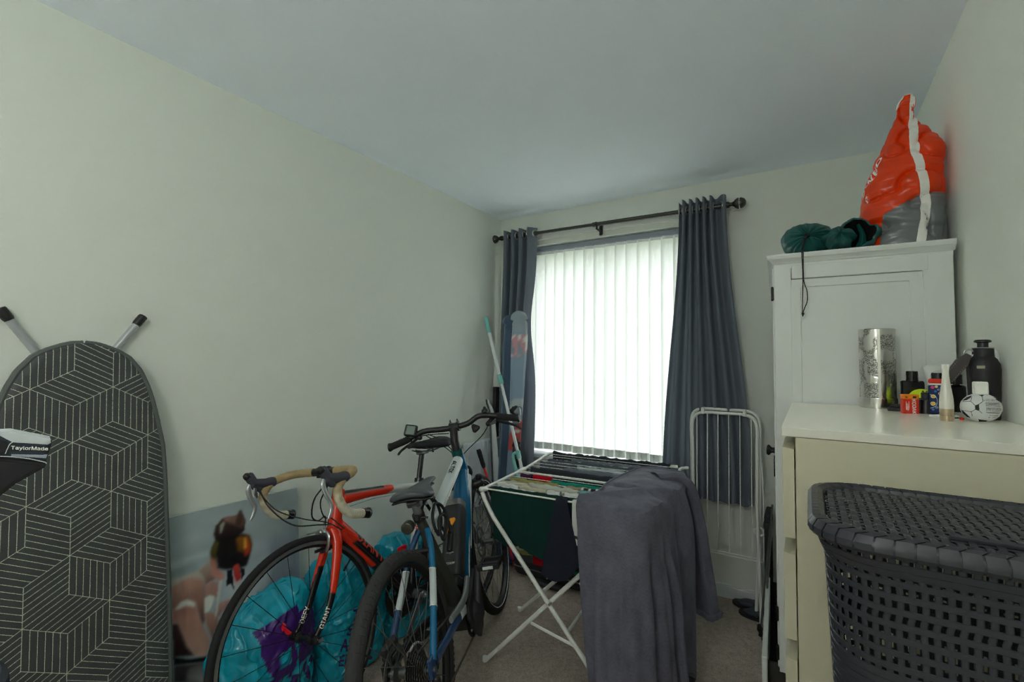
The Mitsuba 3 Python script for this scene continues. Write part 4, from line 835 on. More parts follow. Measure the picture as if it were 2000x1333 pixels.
def wheel(root, name, M, c, R, tr, rim_in, rim_w, nsp, hubw, hubr, tyre_m, spoke_m, track=None, cross=0, tread=0, stripe=None, valve=True, sp_r=.0013):
    """wheel about the local y axis at c"""
    w = root+'__'+name; USED.add(w)
    WMx = M@frm(c, x=(1, 0, 0), z=(0, -1, 0))      # lathe axis z -> bike axis y
    P = lambda n, m, mt, **kw: part(w, n, xf(m, WMx), mt, kw.pop('sm', 40), **kw)
    Rt = R-tr; a = np.linspace(-pi*.80, pi*.80, 15)
    P('tyre', lathe([(Rt+tr*cos(t), tr*sin(t)*.97) for t in a]+[(Rt-tr*.95, 0)] , 96), tyre_m)
    ro = Rt-tr*.55
    P('rim', lathe([(ro, -rim_w/2), (ro, rim_w/2), (ro-.012, rim_w/2), (rim_in+.004, rim_w*.30), (rim_in, 0), (rim_in+.004, -rim_w*.30), (ro-.012, -rim_w/2), (ro, -rim_w/2)], 96), 'rim_black', sm=20)
    if track:
        for s in (1, -1): P('brake_track', lathe([(ro-.001, s*(rim_w/2+.0002)), (ro-.001, s*(rim_w/2+.0006)), (ro-.0125, s*(rim_w/2+.0006)), (ro-.0125, s*(rim_w/2+.0002))], 96), track)
    if stripe:
        for s in (1, -1): P('reflective_stripe', lathe([(Rt-tr*.45, s*tr*.90), (Rt-tr*.45, s*tr*.95), (Rt-tr*.62, s*tr*.86), (Rt-tr*.62, s*tr*.80)], 96), stripe)
    P('hub', lathe([(0, -hubw/2), (hubr*.7, -hubw/2), (hubr*.7, -hubw*.42), (hubr*1.5, -hubw*.36), (hubr*1.5, -hubw*.33), (hubr*.75, -hubw*.26), (hubr*.75, hubw*.26), (hubr*1.5, hubw*.33), (hubr*1.5, hubw*.36), (hubr*.7, hubw*.42), (hubr*.7, hubw/2), (0, hubw/2)], 24), 'alloy_grey' if cross else 'rim_black', sm=25)
    for i in range(nsp):
        s = 1 if i % 2 else -1; t = i*2*pi/nsp; d = cross*(1 if (i//2) % 2 else -1)*2*pi/nsp
        P('spoke', bar((hubr*1.4*cos(t+d), hubr*1.4*sin(t+d), s*hubw*.345), (rim_in*cos(t), rim_in*sin(t), s*.002), sp_r, 5), spoke_m)
    if valve: P('valve', cat(bar((rim_in*cos(2.45), rim_in*sin(2.45), 0), ((rim_in-.035)*cos(2.45), (rim_in-.035)*sin(2.45), 0), .003, 8), bar(((rim_in-.030)*cos(2.45), (rim_in-.030)*sin(2.45), 0), ((rim_in-.046)*cos(2.45), (rim_in-.046)*sin(2.45), 0), .0042, 8)), 'black_plastic')
    if tread:
        bl = []
        for i in range(tread):
            t = i*2*pi/tread
            for s, off in ((1, 0), (-1, .5)):
                t2 = (i+off)*2*pi/tread
                for aa, ln in ((.62, .0042), (1.02, .0050)):
                    rr, z = Rt+(tr+.0008)*cos(aa), s*(tr+.0008)*sin(aa)*.97
                    bl.append(xf(box(-.0034, .0034, -ln, ln, -.0015, .0012), frm((rr*cos(t2), rr*sin(t2), z), x=(-sin(t2), cos(t2), 0), z=(cos(t2)*cos(aa), sin(t2)*cos(aa), s*sin(aa)))))
        P('tread', cat(*bl), tyre_m, sm=False, kind='stuff')
    return w
def tube_fn(M, P0, P1, r0, r1, up, flip=1):
    """surface function of a straight tube: x along it, y round it, starting at direction up"""
    P0, P1 = np.array(P0, float), np.array(P1, float); d = unit(P1-P0); u = unit(np.array(up, float)-d*np.dot(up, d)); v = np.cross(d, u)*flip; L = np.linalg.norm(P1-P0)
    def f(x, y):
        r = r0+(r1-r0)*np.clip(x/L+.5, 0, 1); a = y/r; n = np.cos(a)[:, None]*u+np.sin(a)[:, None]*v
        p = (P0+P1)/2+x[:, None]*d+n*r[:, None]; return p@M[:3, :3].T+M[:3, 3], n@M[:3, :3].T
    return f
def chainring(R, teeth, holes, M, th=.003):
    pts = []
    for i in range(teeth*2): r = R+(.0035 if i % 2 else -.0015); a = i*pi/teeth; pts.append((r*cos(a), r*sin(a)))
    p = sg.Polygon(pts)
    for i in range(holes):
        a = i*2*pi/holes+.3; p = p.difference(sg.Point(.62*R*cos(a), .62*R*sin(a)).buffer(R*.23))
    return xf(mv(extrude(p, th), z=-th/2), M)
def saddle_mesh(tail, nose, W, wn, h, z0, M, droop=.012, thickn=.03, n=26, cut=False):
    R = []
    for t in np.linspace(0, 1, n):
        x = tail+(nose-tail)*t
        w = W/2*np.interp(t, [0, .04, .12, .25, .40, .55, .75, .93, 1], [.45, .78, .97, 1, .74, wn*1.35/W*1.2, wn/W*1.15, wn/W, wn/W*.35])
        zt = z0+h*np.interp(t, [0, .1, .35, .7, .92, 1], [.35, .75, .30, .35, .25, -.3]); hh = thickn*np.interp(t, [0, .08, .3, .7, 1], [.6, 1, 1, .75, .35])
        ring = []
        for a in np.arange(20)*2*pi/20:
            y = w*np.sign(cos(a))*abs(cos(a))**.75; z = zt-droop*(abs(y)/(W/2))**2+ (0 if sin(a) > 0 else 0)+hh*.5*(np.sign(sin(a))*abs(sin(a))**.8-1)
            if cut and sin(a) > .5 and .15 < t < .8: z -= .006*max(0, 1-(abs(y)/(.012))**2)
            ring.append((x, y, z))
        R.append(ring)
    R = np.array(R); g = grid(np.concatenate([R, R[:, :1]], 1)); m = cat(g, tri(np.vstack([R[0], R[0].mean(0)]), [(20, (q+1) % 20, q) for q in range(20)]), tri(np.vstack([R[-1], R[-1].mean(0)]), [(20, q, (q+1) % 20) for q in range(20)]))
    m.merge_vertices(); m.fix_normals(); return xf(m, M)
def vcol(m, fn):   # vertex colours from a function of the untransformed vertices
    return np.array([fn(p) for p in m.vertices])

# ---------------------------------------------------------------- road bicycle
RB = thing('road_bicycle', 'red and black road bicycle with drop bars leaning beside the left wall', 'bicycle')
_h = radians(-86); RM_ = pose(-1.45-.985*cos(_h), 1.04-.985*sin(_h), _h, radians(10))
vmat('bike_paint', .25, .5, .5)
mat('bike_red', (222, 52, 22), .25, clear=.5); mat('bike_black', (24, 24, 27), .3, clear=.3); mat('bike_white', (196, 198, 194), .3, clear=.3)
red, blk, wht_, gry_ = (np.array(lin(c)) for c in ((224, 48, 18), (22, 22, 25), (198, 200, 196), (150, 152, 150)))
def rp(name, m, mt, sm=40, parent=None, **kw): return part(parent or RB, name, xf(m, RM_), mt, sm, **kw)
def painted(name, P, r, fn, flat=1.0, n=20, k=60, up0=None, parent=None):
    P = np.asarray(P, float); s = np.r_[0, np.cumsum(np.linalg.norm(np.diff(P, axis=0), axis=1))]; s /= s[-1]; t = np.linspace(0, 1, k)
    Q = np.stack([np.interp(t, s, P[:, i]) for i in range(3)], -1); rr = np.interp(t, s, np.broadcast_to(r, (len(P),)))
    m = tube(Q, rr, n, flat=flat, up0=up0); d = Q[-1]-Q[0]; L2 = d@d
    col = np.array([fn((p-Q[0])@d/L2, p) for p in m.vertices]); return rp(name, m, 'bike_paint', True, parent, color=col)
hub_r, hub_f, bb = V(0, 0, .337), V(.985, 0, .337), V(.44, 0, .267)
hb, ht = V(.828, 0, .645), V(.783, 0, .805)
painted('head_tube', [hb, ht], [.027, .023], lambda t, p: red if p[1] > -.006 else blk*1.2+red*.25)
painted('top_tube', spline([V(.778, 0, .768), V(.62, 0, .755), V(.46, 0, .735), V(.318, 0, .712)], 8), np.interp(np.linspace(0, 1, 25), [0, .3, 1], [.029, .021, .0165]), lambda t, p: (blk if (p[2] > np.interp(p[0], [.318, .46, .62, .778], [.712, .735, .755, .768])+.012 and t < .5) else red) if t < .62-2.2*max(0, abs(p[1])*0+(np.interp(p[0], [.318, .46, .62, .778], [.712, .735, .755, .768])-p[2])*2.2) else wht_, flat=.85, up0=(0, 0, 1))
dt0, dt1 = V(.812, 0, .672), bb
_dd = unit(dt1-dt0); _dw = unit(V(_dd[2], 0, -_dd[0])) 
_dw = _dw if _dw[2] > 0 else -_dw
painted('down_tube', [dt0, dt0*.75+dt1*.25, dt1], [.030, .031, .028], lambda t, p: blk if ((p-dt0)@_dw*.8+p[1]*.5 > -.006 and t > .11+.08*max(0, (p[1])/.03)) or t > .48 else red, n=32, k=90)
dtf = tube_fn(RM_, dt0, dt1, .0312, .0292, _dw*.75+V(0, .75, 0))
part(RB, 'down_tube_lettering', text_on('GIANT', .044, lambda x, y: dtf(x-.085, -y), .0004, True, .004), 'letter_red', False, 'big red lettering along the down tube')
mat('letter_red', (214, 62, 44), .35)
st_top = V(.300, 0, .738)
painted('seat_tube', [bb, st_top], [.019, .0178], lambda t, p: wht_ if t > .25 else blk)
part(RB, 'seat_tube_lettering', text_on('RC', .026, tube_fn(RM_, bb+V(-.02, 0, .06), st_top, .0186, .018, (.5, .86, 0), flip=-1), .0004, True, .004), 'letter_red', False)
sp1 = V(.252, 0, .868)
rp('seatpost', tube([bb*.2+st_top*.8, st_top, sp1], .0145, 16, flat=.8, up0=(1, 0, 0)), 'bike_black'); rp('seat_clamp', cat(tube([st_top-V(-.003, 0, .009), st_top+V(-.003, 0, .009)], .0205, 16), cbox(.268, .284, -.006, .006, .730, .744, .002)), 'bike_black')
sd = rp('saddle', saddle_mesh(.075, .345, .176, .048, .012, .918, np.eye(4), .016, .050), 'saddle_black')
mat('saddle_black', (30, 30, 36), .6, sheen=.2)
rp('rail', cat(*[tube(spline([(.11, s*.035, .880), (.16, s*.024, .868), (.24, s*.022, .866), (.31, s*.010, .884)], 5), .0036, 8) for s in (1, -1)]), 'alloy_grey', parent=sd)
rp('post_head', cbox(.225, .275, -.022, .022, .857, .872, .004), 'alloy_grey', False); rp('bag_loop', cat(tube([(.10, -.055, .885), (.098, -.055, .855)], .004, 8), ball((.098, -.055, .852), .007, 1)), 'black_plastic', parent=sd)
for s in (1, -1):
    rp('chain_stay', tube(spline([bb+V(-.02, s*.018, 0), V(.30, s*.042, .285), V(.02, s*.064, .335)], 6), np.linspace(.013, .009, 13), 12), 'bike_black')
    rp('seat_stay', tube(spline([V(.300, s*.010, .705), V(.24, s*.028, .62), V(.015, s*.062, .345)], 6), np.linspace(.009, .0075, 13), 12), 'bike_black')
    fk = painted('fork_leg', spline([V(.829, s*.004, .668), V(.838, s*.030, .615), V(.880, s*.049, .50), V(.925, s*.053, .405), V(.981, s*.053, .344)], 8), np.interp(np.linspace(0, 1, 33), [0, .15, .3, .7, 1], [.024, .022, .019, .012, .009]), lambda t, p: red if t < .50+.12*np.clip((p[1]*s-.045)/.01, -1, 1) else blk, flat=.75, up0=(1, 0, 0))
    part(fk, 'lettering', text_on('GIANT' if s > 0 else 'DEFY', .0155, tube_fn(RM_, V(.968, s*.0530, .356), V(.918, s*.0530, .428), .0105, .013, (.25, s*.9 if s > 0 else .9, .2) if s > 0 else (.55, .85, .2), flip=-1), .0004, True, .003), 'print_white', False, 'white lettering on the black fork leg')
    rp('drop_out', cat(cbox(.972, .992, s*.053-.004, s*.053+.004, .330, .350, .002)), 'bike_black', False)
rp('crown', hull((.829, 0, .655, .026), (.836, .022, .625, .018), (.836, -.022, .625, .018), sub=2), 'bike_red')
wheel(RB, 'front_wheel', RM_, hub_f, .337, .0128, .294, .021, 22, .094, .012, 'rubber', 'spoke_black', 'brake_track', 0, sp_r=.0011)
wheel(RB, 'rear_wheel', RM_, hub_r, .337, .0128, .294, .021, 24, .110, .016, 'rubber', 'spoke_black', 'brake_track', 1, sp_r=.0012)
rp('axle', cat(bar(hub_f+V(0, -.066, 0), hub_f+V(0, .066, 0), .0085, 14), bar(hub_f+V(0, -.074, 0), hub_f+V(0, -.058, 0), .0125, 14)), 'rim_black')
rp('quick_release', cat(lathe([(0, .056), (.013, .056), (.014, .064), (.011, .074), (0, .076)], 16, frm(hub_f, z=(0, 1, 0), x=(1, 0, 0)))), 'black_plastic')
rp('quick_release_lever', tube(spline([hub_f+V(.0, .070, 0), hub_f+V(.006, .082, .002), hub_f+V(.014, .096, .008), hub_f+V(.016, .112, .018)], 5), [.005]*6+[.0055]*5+[.005]*5, 10, flat=.5), 'alloy')
# cockpit
rp('steerer', cat(bar(ht, V(.774, 0, .838), .0155, 16), bar(V(.774, 0, .838), V(.764, 0, .874), .0175, 16)), 'bike_black')
CL = V(.842, 0, .886)
rp('stem', cat(tube([V(.766, 0, .856), V(.80, 0, .870), CL], [.017, .0165, .0165], 16), bar(CL-V(0, .022, 0), CL+V(0, .022, 0), .021, 18)), 'bike_black')
rp('stem_plate', cat(cbox(.856, .867, -.021, .021, .866, .906, .003), *[ball((.867, s*.016, z), .003, 1) for s in (1, -1) for z in (.871, .901)]), 'bike_black', 30)
part(RB, 'stem_lettering', text_on('AXIS', .011, plane_fn((RM_@np.array([.842, 0, .9072, 1]))[:3], RM_[:3, :3]@V(0, 1, 0), RM_[:3, :3]@V(-.9, 0, .3)), .0004, True, 0), 'print_white', False)
rp('handlebar', bar(CL-V(0, .065, 0), CL+V(0, .065, 0), .0155, 18), 'bike_black')
vmat('bar_tape', .75, .2)
for s in (1, -1):
    bp_ = spline([CL+V(0, s*.062, 0), V(.846, s*.12, .887), V(.858, s*.172, .886), V(.892, s*.199, .880), V(.932, s*.205, .870), V(.962, s*.207, .842), V(.964, s*.209, .806), V(.946, s*.211, .768), V(.914, s*.213, .742), V(.868, s*.214, .731)], 10)
    m = tube(bp_, .0162, 18); per = len(bp_)
    def tc(p, bp_=bp_):
        i = np.argmin(((bp_-p)**2).sum(1)); t = i/per; st = abs(((t*46+np.arctan2(p[2]-bp_[i][2], p[1]-bp_[i][1])/(2*pi)) % 1)-.5)*2
        dirt = meshkit.fbm(p*60, 3, 2); a, b = np.array(lin((166, 146, 108))), np.array(lin((205, 198, 178)))
        c = a+(b-a)*smooth01(.50, .78, t+.25*(dirt-.5)); c = c*(1-.30*smooth01(.3, .1, st)*smooth01(.5, .7, t)); return c*(.72+.5*dirt)
    v = m.vertices.copy(); rid = (np.arange(per)*46/per) % 1; m.vertices[:per*18] = v[:per*18]
    rp('bar_tape', m, 'bar_tape', True, color=np.array([tc(p) for p in m.vertices]))
    e = bp_[-1]; d = unit(bp_[-1]-bp_[-2])
    rp('bar_plug', lathe([(0, -.022), (.0172, -.020), (.0175, -.002), (.0165, .004), (.019, .006), (.019, .010), (0, .011)], 20, frm(e+d*.018, z=d, x=(0, 1, 0))), 'black_gloss')
    hd = rp('brake_hood', cat(hull((.928, s*.2055, .874, .020), (.955, s*.206, .875, .0185), sub=2), hull((.955, s*.206, .875, .0185), (1.000, s*.207, .884, .0170), sub=2), hull((1.000, s*.207, .884, .0170), (1.018, s*.207, .908, .0145), (1.012, s*.207, .916, .012), sub=2), hull((1.002, s*.207, .880, .0165), (.985, s*.207, .862, .013), sub=2)), 'hood_grey')
    rp('hood_cap', lathe([(0, .014), (.009, .013), (.013, .008), (.0145, 0), (.013, -.006), (0, -.006)], 18, frm((1.024, s*.207, .914), z=(.8, 0, .6), x=(0, 1, 0))), 'black_gloss', parent=hd)
    rp('brake_lever', tube(spline([(1.008, s*.207, .888), (1.022, s*.209, .866), (1.016, s*.211, .835), (1.002, s*.213, .805), (1.000, s*.214, .785), (1.008, s*.215, .766), (1.018, s*.215, .752)], 6), np.interp(np.linspace(0, 1, 37), [0, .2, .5, .85, 1], [.010, .010, .0085, .0065, .004]), 12, flat=.65), 'lever_silver')
    rp('shift_paddle', tube(spline([(1.000, s*.200, .874), (1.004, s*.196, .850), (.998, s*.196, .830)], 5), [.007]*8+[.005]*3, 10, flat=.5), 'alloy_grey')
mat('hood_grey', (62, 62, 72), .65, sheen=.2); mat('lever_silver', (178, 182, 186), .3, metal=.6)
rp('cable', tube(spline([(.998, -.200, .876), (1.02, -.15, .872), (1.03, -.08, .80), (.985, -.02, .725), (.90, .02, .700), (.862, .028, .690)], 10), .0026, 8), 'cord_black')
rp('cable', tube(spline([(.998, .200, .868), (1.015, .15, .82), (.985, .09, .755), (.92, .035, .72), (.868, .010, .722), (.862, .004, .700), (.866, 0, .668)], 10), .0026, 8), 'cord_black')
rp('cable', tube(spline([(.995, .200, .860), (.985, .14, .80), (.93, .085, .735), (.868, .045, .715), (.81, .040, .66)], 10), .0022, 8), 'cord_black')
rp('cable', tube(spline([(.995, -.200, .862), (.985, -.11, .78), (.93, -.03, .73), (.87, .02, .70), (.815, .038, .655)], 10), .0022, 8), 'cord_black')
rp('cable', tube([(.80, .036, .640), (.60, .034, .425), (.47, .030, .262)], .0009, 5), 'spoke_steel'); rp('cable', tube([(.79, -.02, .62), (.60, -.03, .415), (.47, -.030, .255)], .0009, 5), 'spoke_steel')
rp('cable', tube([(.755, .012, .728), (.62, .010, .727), (.36, .008, .700)], .0009, 5), 'spoke_steel')
bk = rp('front_brake', cat(hull((.872, .020, .658, .010), (.872, -.004, .672, .010), (.872, -.026, .664, .009), sub=1), tube(spline([(.874, -.024, .664), (.878, -.036, .645), (.880, -.032, .618), (.880, -.020, .602)], 6), np.linspace(.0095, .006, 19), 10, flat=.7), tube(spline([(.876, .022, .662), (.880, .036, .648), (.884, .035, .620), (.884, .021, .598)], 6), np.linspace(.0115, .0065, 19), 10, flat=.7), ball((.885, .002, .668), .008, 2)), 'alloy', 40)
rp('brake_pad', cat(cbox(.860, .905, .0125, .020, .596, .607, .002), cbox(.860, .905, -.020, -.0125, .596, .607, .002)), 'black_plastic', False, parent=bk); rp('quick_lever', tube(spline([(.878, -.028, .668), (.884, -.05, .664), (.888, -.075, .660)], 4), .0028, 8, flat=.6), 'alloy', parent=bk)
rp('cable_noodle', cat(bar((.866, 0, .700), (.868, .002, .674), .0032, 8), bar((.868, .004, .690), (.876, .018, .668), .0022, 8)), 'alloy', parent=bk)
# drive train, right side
XM = frm(bb+V(0, -.052, 0), x=(1, 0, 0), z=(0, -1, 0))
cr = rp('chainring', cat(chainring(.104, 50, 5, XM), chainring(.070, 34, 5, frm(bb+V(0, -.045, 0), x=(1, 0, 0), z=(0, -1, 0)))), 'rim_black', False)
rp('bottom_bracket', bar(bb-V(0, .062, 0), bb+V(0, .062, 0), .020, 20), 'alloy_grey')
for s, a in ((1, -.75), (-1, pi-.75)):
    e = bb+V(.170*cos(a), s*.075, .170*sin(a)); c_k = rp('crank', tube([bb+V(0, s*.066, 0), e], [.016, .011], 12, flat=.6), 'alloy_grey'); rp('pedal', cat(cbox(e[0]-.045, e[0]+.045, e[1]+(0.012 if s > 0 else -.09), e[1]+(.09 if s > 0 else -.012), e[2]-.009, e[2]+.009, .004)), 'black_plastic', False, parent=c_k)
rp('crank_bolt', lathe([(0, 0), (.014, 0), (.014, .012), (.009, .014), (.009, .006), (0, .006)], 20, frm(bb+V(0, .072, 0), z=(0, 1, 0), x=(1, 0, 0))), 'alloy')
for i, r in enumerate(np.linspace(.055, .026, 8)): rp('sprocket', chainring(r, int(r*2*pi/.0125), 0, frm(hub_r+V(0, -.030-.0045*i, 0), x=(1, 0, 0), z=(0, -1, 0)), .0016), 'chain_steel', False)
rp('chain', cat(tube([bb+V(0, -.052, .104), hub_r+V(0, -.046, .042)], .0035, 6), tube([bb+V(0, -.052, -.104), V(.03, -.046, .18), V(-.002, -.046, .21), hub_r+V(.0, -.046, -.042)], .0035, 6)), 'chain_steel')
rp('derailleur', cat(hull((.0, -.06, .30, .012), (.015, -.055, .24, .012)), hull((.012, -.05, .25, .010), (.03, -.048, .185, .010))), 'alloy_grey')
rp('rear_brake', cat(tube(spline([(.262, .02, .655), (.245, .035, .64), (.235, .020, .605)], 5), .008, 8), tube(spline([(.262, -.02, .655), (.245, -.035, .64), (.235, -.020, .605)], 5), .008, 8), hull((.262, .022, .658, .009), (.262, -.022, .658, .009))), 'alloy_grey')
# ---------------------------------------------------------------- electric bicycle
EB = thing('electric_bicycle', 'blue and white electric bicycle with dark battery standing nearest the airer', 'bicycle')
EM = pose(-.9893, 1.1252, 1.9594, -.2233)
mat('ebike_blue', (10, 98, 142), .22, clear=.6); mat('ebike_white', (196, 204, 208), .25, clear=.5); mat('ebike_navy', (30, 66, 110), .25, clear=.5); mat('ebike_black', (34, 35, 36), .4); mat('olive_grey', (62, 64, 58), .5); mat('battery_black', (52, 54, 58), .42); mat('fork_grey', (92, 98, 104), .35, metal=.4); mat('motor_black', (38, 39, 42), .5)
mat('orange', (232, 146, 30), .45); mat('lcd', (120, 136, 128), .2); mat('ebike_silver', (150, 152, 154), .35, metal=.7)
def ep(name, m, mt, sm=40, parent=None, **kw): return part(parent or EB, name, xf(m, EM), mt, sm, **kw)
hr, hf_, ebb = V(0, 0, .352), V(1.095, 0, .350), V(.46, 0, .285)
# frame
TT0, TT1 = V(.845, 0, .838), V(.312, 0, .672)
tt_s = spline([TT0, V(.70, 0, .79), V(.50, 0, .728), TT1], 8)
ep('top_tube', tube(tt_s, np.interp(np.linspace(0, 1, 25), [0, .2, 1], [.027, .027, .021]), 20, flat=1.0, up0=(0, 0, 1)), 'ebike_white')
part(EB, 'top_tube_lettering', text_on('ALTIX', .020, (lambda f: lambda x, y: f(-x*1.35+.175, y))(tube_fn(EM, TT1, TT0, .0215, .0275, (-.3, -.2, 1))), .0004, True, .003), 'print_black', False, 'black lettering on the white top tube')
ep('edge_line', tube(tt_s[2:]+V(0, -.0262, -.006), .0022, 6), 'print_white')
D0, D1 = V(.882, 0, .775), V(.540, 0, .345)
DD = unit(D1-D0); DU = unit(np.cross((0, 1, 0), DD)); 
if DU[2] < 0: DU = -DU
dp = spline([D0, D0*.7+D1*.3, D0*.35+D1*.65, D1], 8)
ep('down_tube', tube(dp, np.interp(np.linspace(0, 1, 25), [0, .25, .5, 1], [.034, .046, .050, .046]), 24, flat=np.interp(np.linspace(0, 1, 25), [0, .3, 1], [.85, .95, .95]), up0=DU), 'ebike_blue')
ep('side_stripe', cat(tube(dp[1:17]+V(0, -.0335, -.014), np.linspace(.022, .028, 16), 10, flat=.5, up0=DU)), 'ebike_white', label='white flank of the down tube'); ep('edge_line', tube(dp[1:]+np.linspace(0, 1, 24)[:, None]*V(0, -.013, 0)+V(0, -.0350, .020), .0022, 6), 'print_white')
ep('head_tube', tube([V(.918, 0, .672), V(.866, 0, .872)], [.031, .028], 20), 'ebike_blue'); ep('headset', bar(V(.869, 0, .864), V(.861, 0, .893), .030, 20), 'ebike_teal'); mat('ebike_teal', (8, 74, 70), .3, clear=.4)
ep('badge', cat(lathe([(0, .0), (.026, 0), (.028, .006), (.020, .012), (0, .013)], 24, frm(V(.925, -.018, .765), z=(.75, -.65, 0), x=(0, 0, 1)))), 'motor_black', label='dark front lamp')
st1 = V(.278, 0, .745)
ep('seat_tube', tube(spline([V(.475, 0, .33), V(.40, 0, .48), V(.312, 0, .672), st1], 6), np.interp(np.linspace(0, 1, 19), [0, .45, .8, 1], [.036, .025, .0185, .0185]), 18), 'olive_grey')
ep('seat_clamp', cat(bar(st1-V(-.004, 0, .012), st1+V(-.004, 0, .012), .0235, 18), cbox(.248, .262, -.010, .010, .735, .757, .003), bar((.255, -.02, .746), (.255, -.045, .742), .004, 8)), 'ebike_black')
ep('seatpost', tube([V(.30, 0, .69), V(.262, 0, .795)], .0150, 16), 'ebike_silver'); ep('post_head', cat(bar(V(.262, -.026, .798), V(.262, .026, .798), .014, 14), cbox(.235, .290, -.022, .022, .800, .812, .003)), 'alloy_grey')
sd = ep('saddle', saddle_mesh(.195, .485, .168, .040, .022, .848, np.eye(4), .020, .034, 30, True), 'saddle_grey'); mat('saddle_grey', (70, 76, 80), .42, sheen=.1)
ep('saddle_base', saddle_mesh(.200, .470, .160, .034, .016, .826, np.eye(4), .018, .016), 'black_plastic', parent=sd)
ep('rail', cat(*[tube(spline([(.225, s*.036, .822), (.25, s*.026, .812), (.33, s*.022, .811), (.44, s*.008, .838)], 5), .0036, 8) for s in (1, -1)]), 'alloy', parent=sd)
for s in (1, -1):
    ep('chain_stay', tube(spline([ebb+V(-.0, s*.035, .035), V(.30, s*.062, .345), V(.02, s*.075, .362)], 8), np.linspace(.020, .014, 17), 14, flat=.75, up0=(0, 0, 1)), 'ebike_black')
    top = V(.292, s*.018, .690); mid = V(.235, s*.042, .625); low_ = V(.012, s*.078, .372)
    SS = spline([top, mid, V(.13, s*.062, .50), low_], 10); kk = len(SS)
    a, b = int(kk*.46), int(kk*.72)
    col = 'ebike_navy' if s < 0 else 'ebike_black'
    ep('seat_stay', tube(SS, .0115, 14), 'ebike_blue' if s < 0 else 'ebike_navy'); ep('stay_sleeve', tube(SS[a:b], .0122, 14), 'ebike_white', label='white section of the seat stay'); ep('sleeve_ring', cat(torus(.0122, .0012, 20, 6, frm(SS[a], z=SS[a+1]-SS[a], x=(0, 1, 0))), torus(.0122, .0012, 20, 6, frm(SS[b-1], z=SS[b]-SS[b-1], x=(0, 1, 0)))), 'print_white')
    ep('drop_out', cat(cbox(-.022, .028, s*.076-.006, s*.076+.006, .330, .390, .004)), 'ebike_navy' if s < 0 else 'ebike_black', False)
ep('stay_bridge', bar(V(.238, -.044, .630), V(.238, .044, .630), .010, 12), 'ebike_black')
CS = spline([V(.42, -.052, .325), V(.30, -.066, .348), V(.03, -.080, .364)], 10)
ep('chain_stay_cover', tube(CS, np.linspace(.022, .0145, 21), 12, flat=.6, up0=(0, 0, 1)), 'ebike_navy', label='dark blue glossy stay'); ep('sticker', tube(CS[2:10]+V(0, -.0035, .0035), np.linspace(.0205, .018, 8), 12, flat=.6, up0=(0, 0, 1)), 'ebike_white', label='white sticker on the stay')
ep('upper_stay', tube(spline([V(.52, -.050, .395), V(.40, -.066, .372), V(.22, -.072, .385)], 8), np.linspace(.020, .012, 17), 12, flat=.65, up0=(0, 0, 1)), 'ebike_white2'); mat('ebike_white2', (128, 132, 134), .3, clear=.4)
# battery
BO = (D0*.33+D1*.67)+DU*.080
bx_ = lambda L, W, H: rrect(-W, W, -H, H, min(W, H)*.45, 6)
def loaf(L0, L1, W, H, tp):
    R = []
    for t, f in ((L0, .80), (L0+.006, .93), (L0+.02, 1), (L1-.03, 1), (L1-.012, .95), (L1-.002, .86)):
        p = np.array(rrect(-W*f, W*f, -H*f, H*f, min(W, H)*.5*f, 5).exterior.coords)[:-1]; k_ = tp if t > 0 else 0
        R.append([BO+DD*t+V(0, 1, 0)*q[0]+DU*(q[1]-k_*.0) for q in p])
    R = np.array(R); n_ = R.shape[1]; g = grid(np.concatenate([R, R[:, :1]], 1))
    m = cat(g, tri(np.vstack([R[0], R[0].mean(0)]), [(n_, q, (q+1) % n_) for q in range(n_)]), tri(np.vstack([R[-1], R[-1].mean(0)]), [(n_, (q+1) % n_, q) for q in range(n_)])); m.merge_vertices(); m.fix_normals(); return m
bt = ep('battery', loaf(-.155, .150, .043, .044, 0), 'battery_black', 35); ep('battery_base', loaf(-.168, -.145, .042, .042, 0), 'ebike_silver', 35, parent=bt)
ep('battery_foot', loaf(.145, .190, .040, .040, 0), 'black_plastic', 35, parent=bt)
bf = plane_fn((EM@np.r_[BO+DD*.105+DU*.0446, 1])[:3], EM[:3, :3]@V(0, -1, 0), EM[:3, :3]@(-DD))
part(bt, 'lettering', text_on('BOSCH', .0085, bf, .0004, True, 0), 'print_white', False, 'white BOSCH'); bf2 = plane_fn((EM@np.r_[BO+DD*.065+DU*.0446, 1])[:3], EM[:3, :3]@V(0, -1, 0), EM[:3, :3]@(-DD))
part(bt, 'small_print', cat(*[xf(box(-w, w, y-.0004, y+.0004, 0, .0005), frm(*(lambda o: (o,))(bf2(np.zeros(1), np.zeros(1))[0][0]), x=EM[:3, :3]@V(0, -1, 0), y=EM[:3, :3]@(-DD))) for w, y in ((.018, .004), (.016, .002), (.005, -.002))]), 'print_white', False)
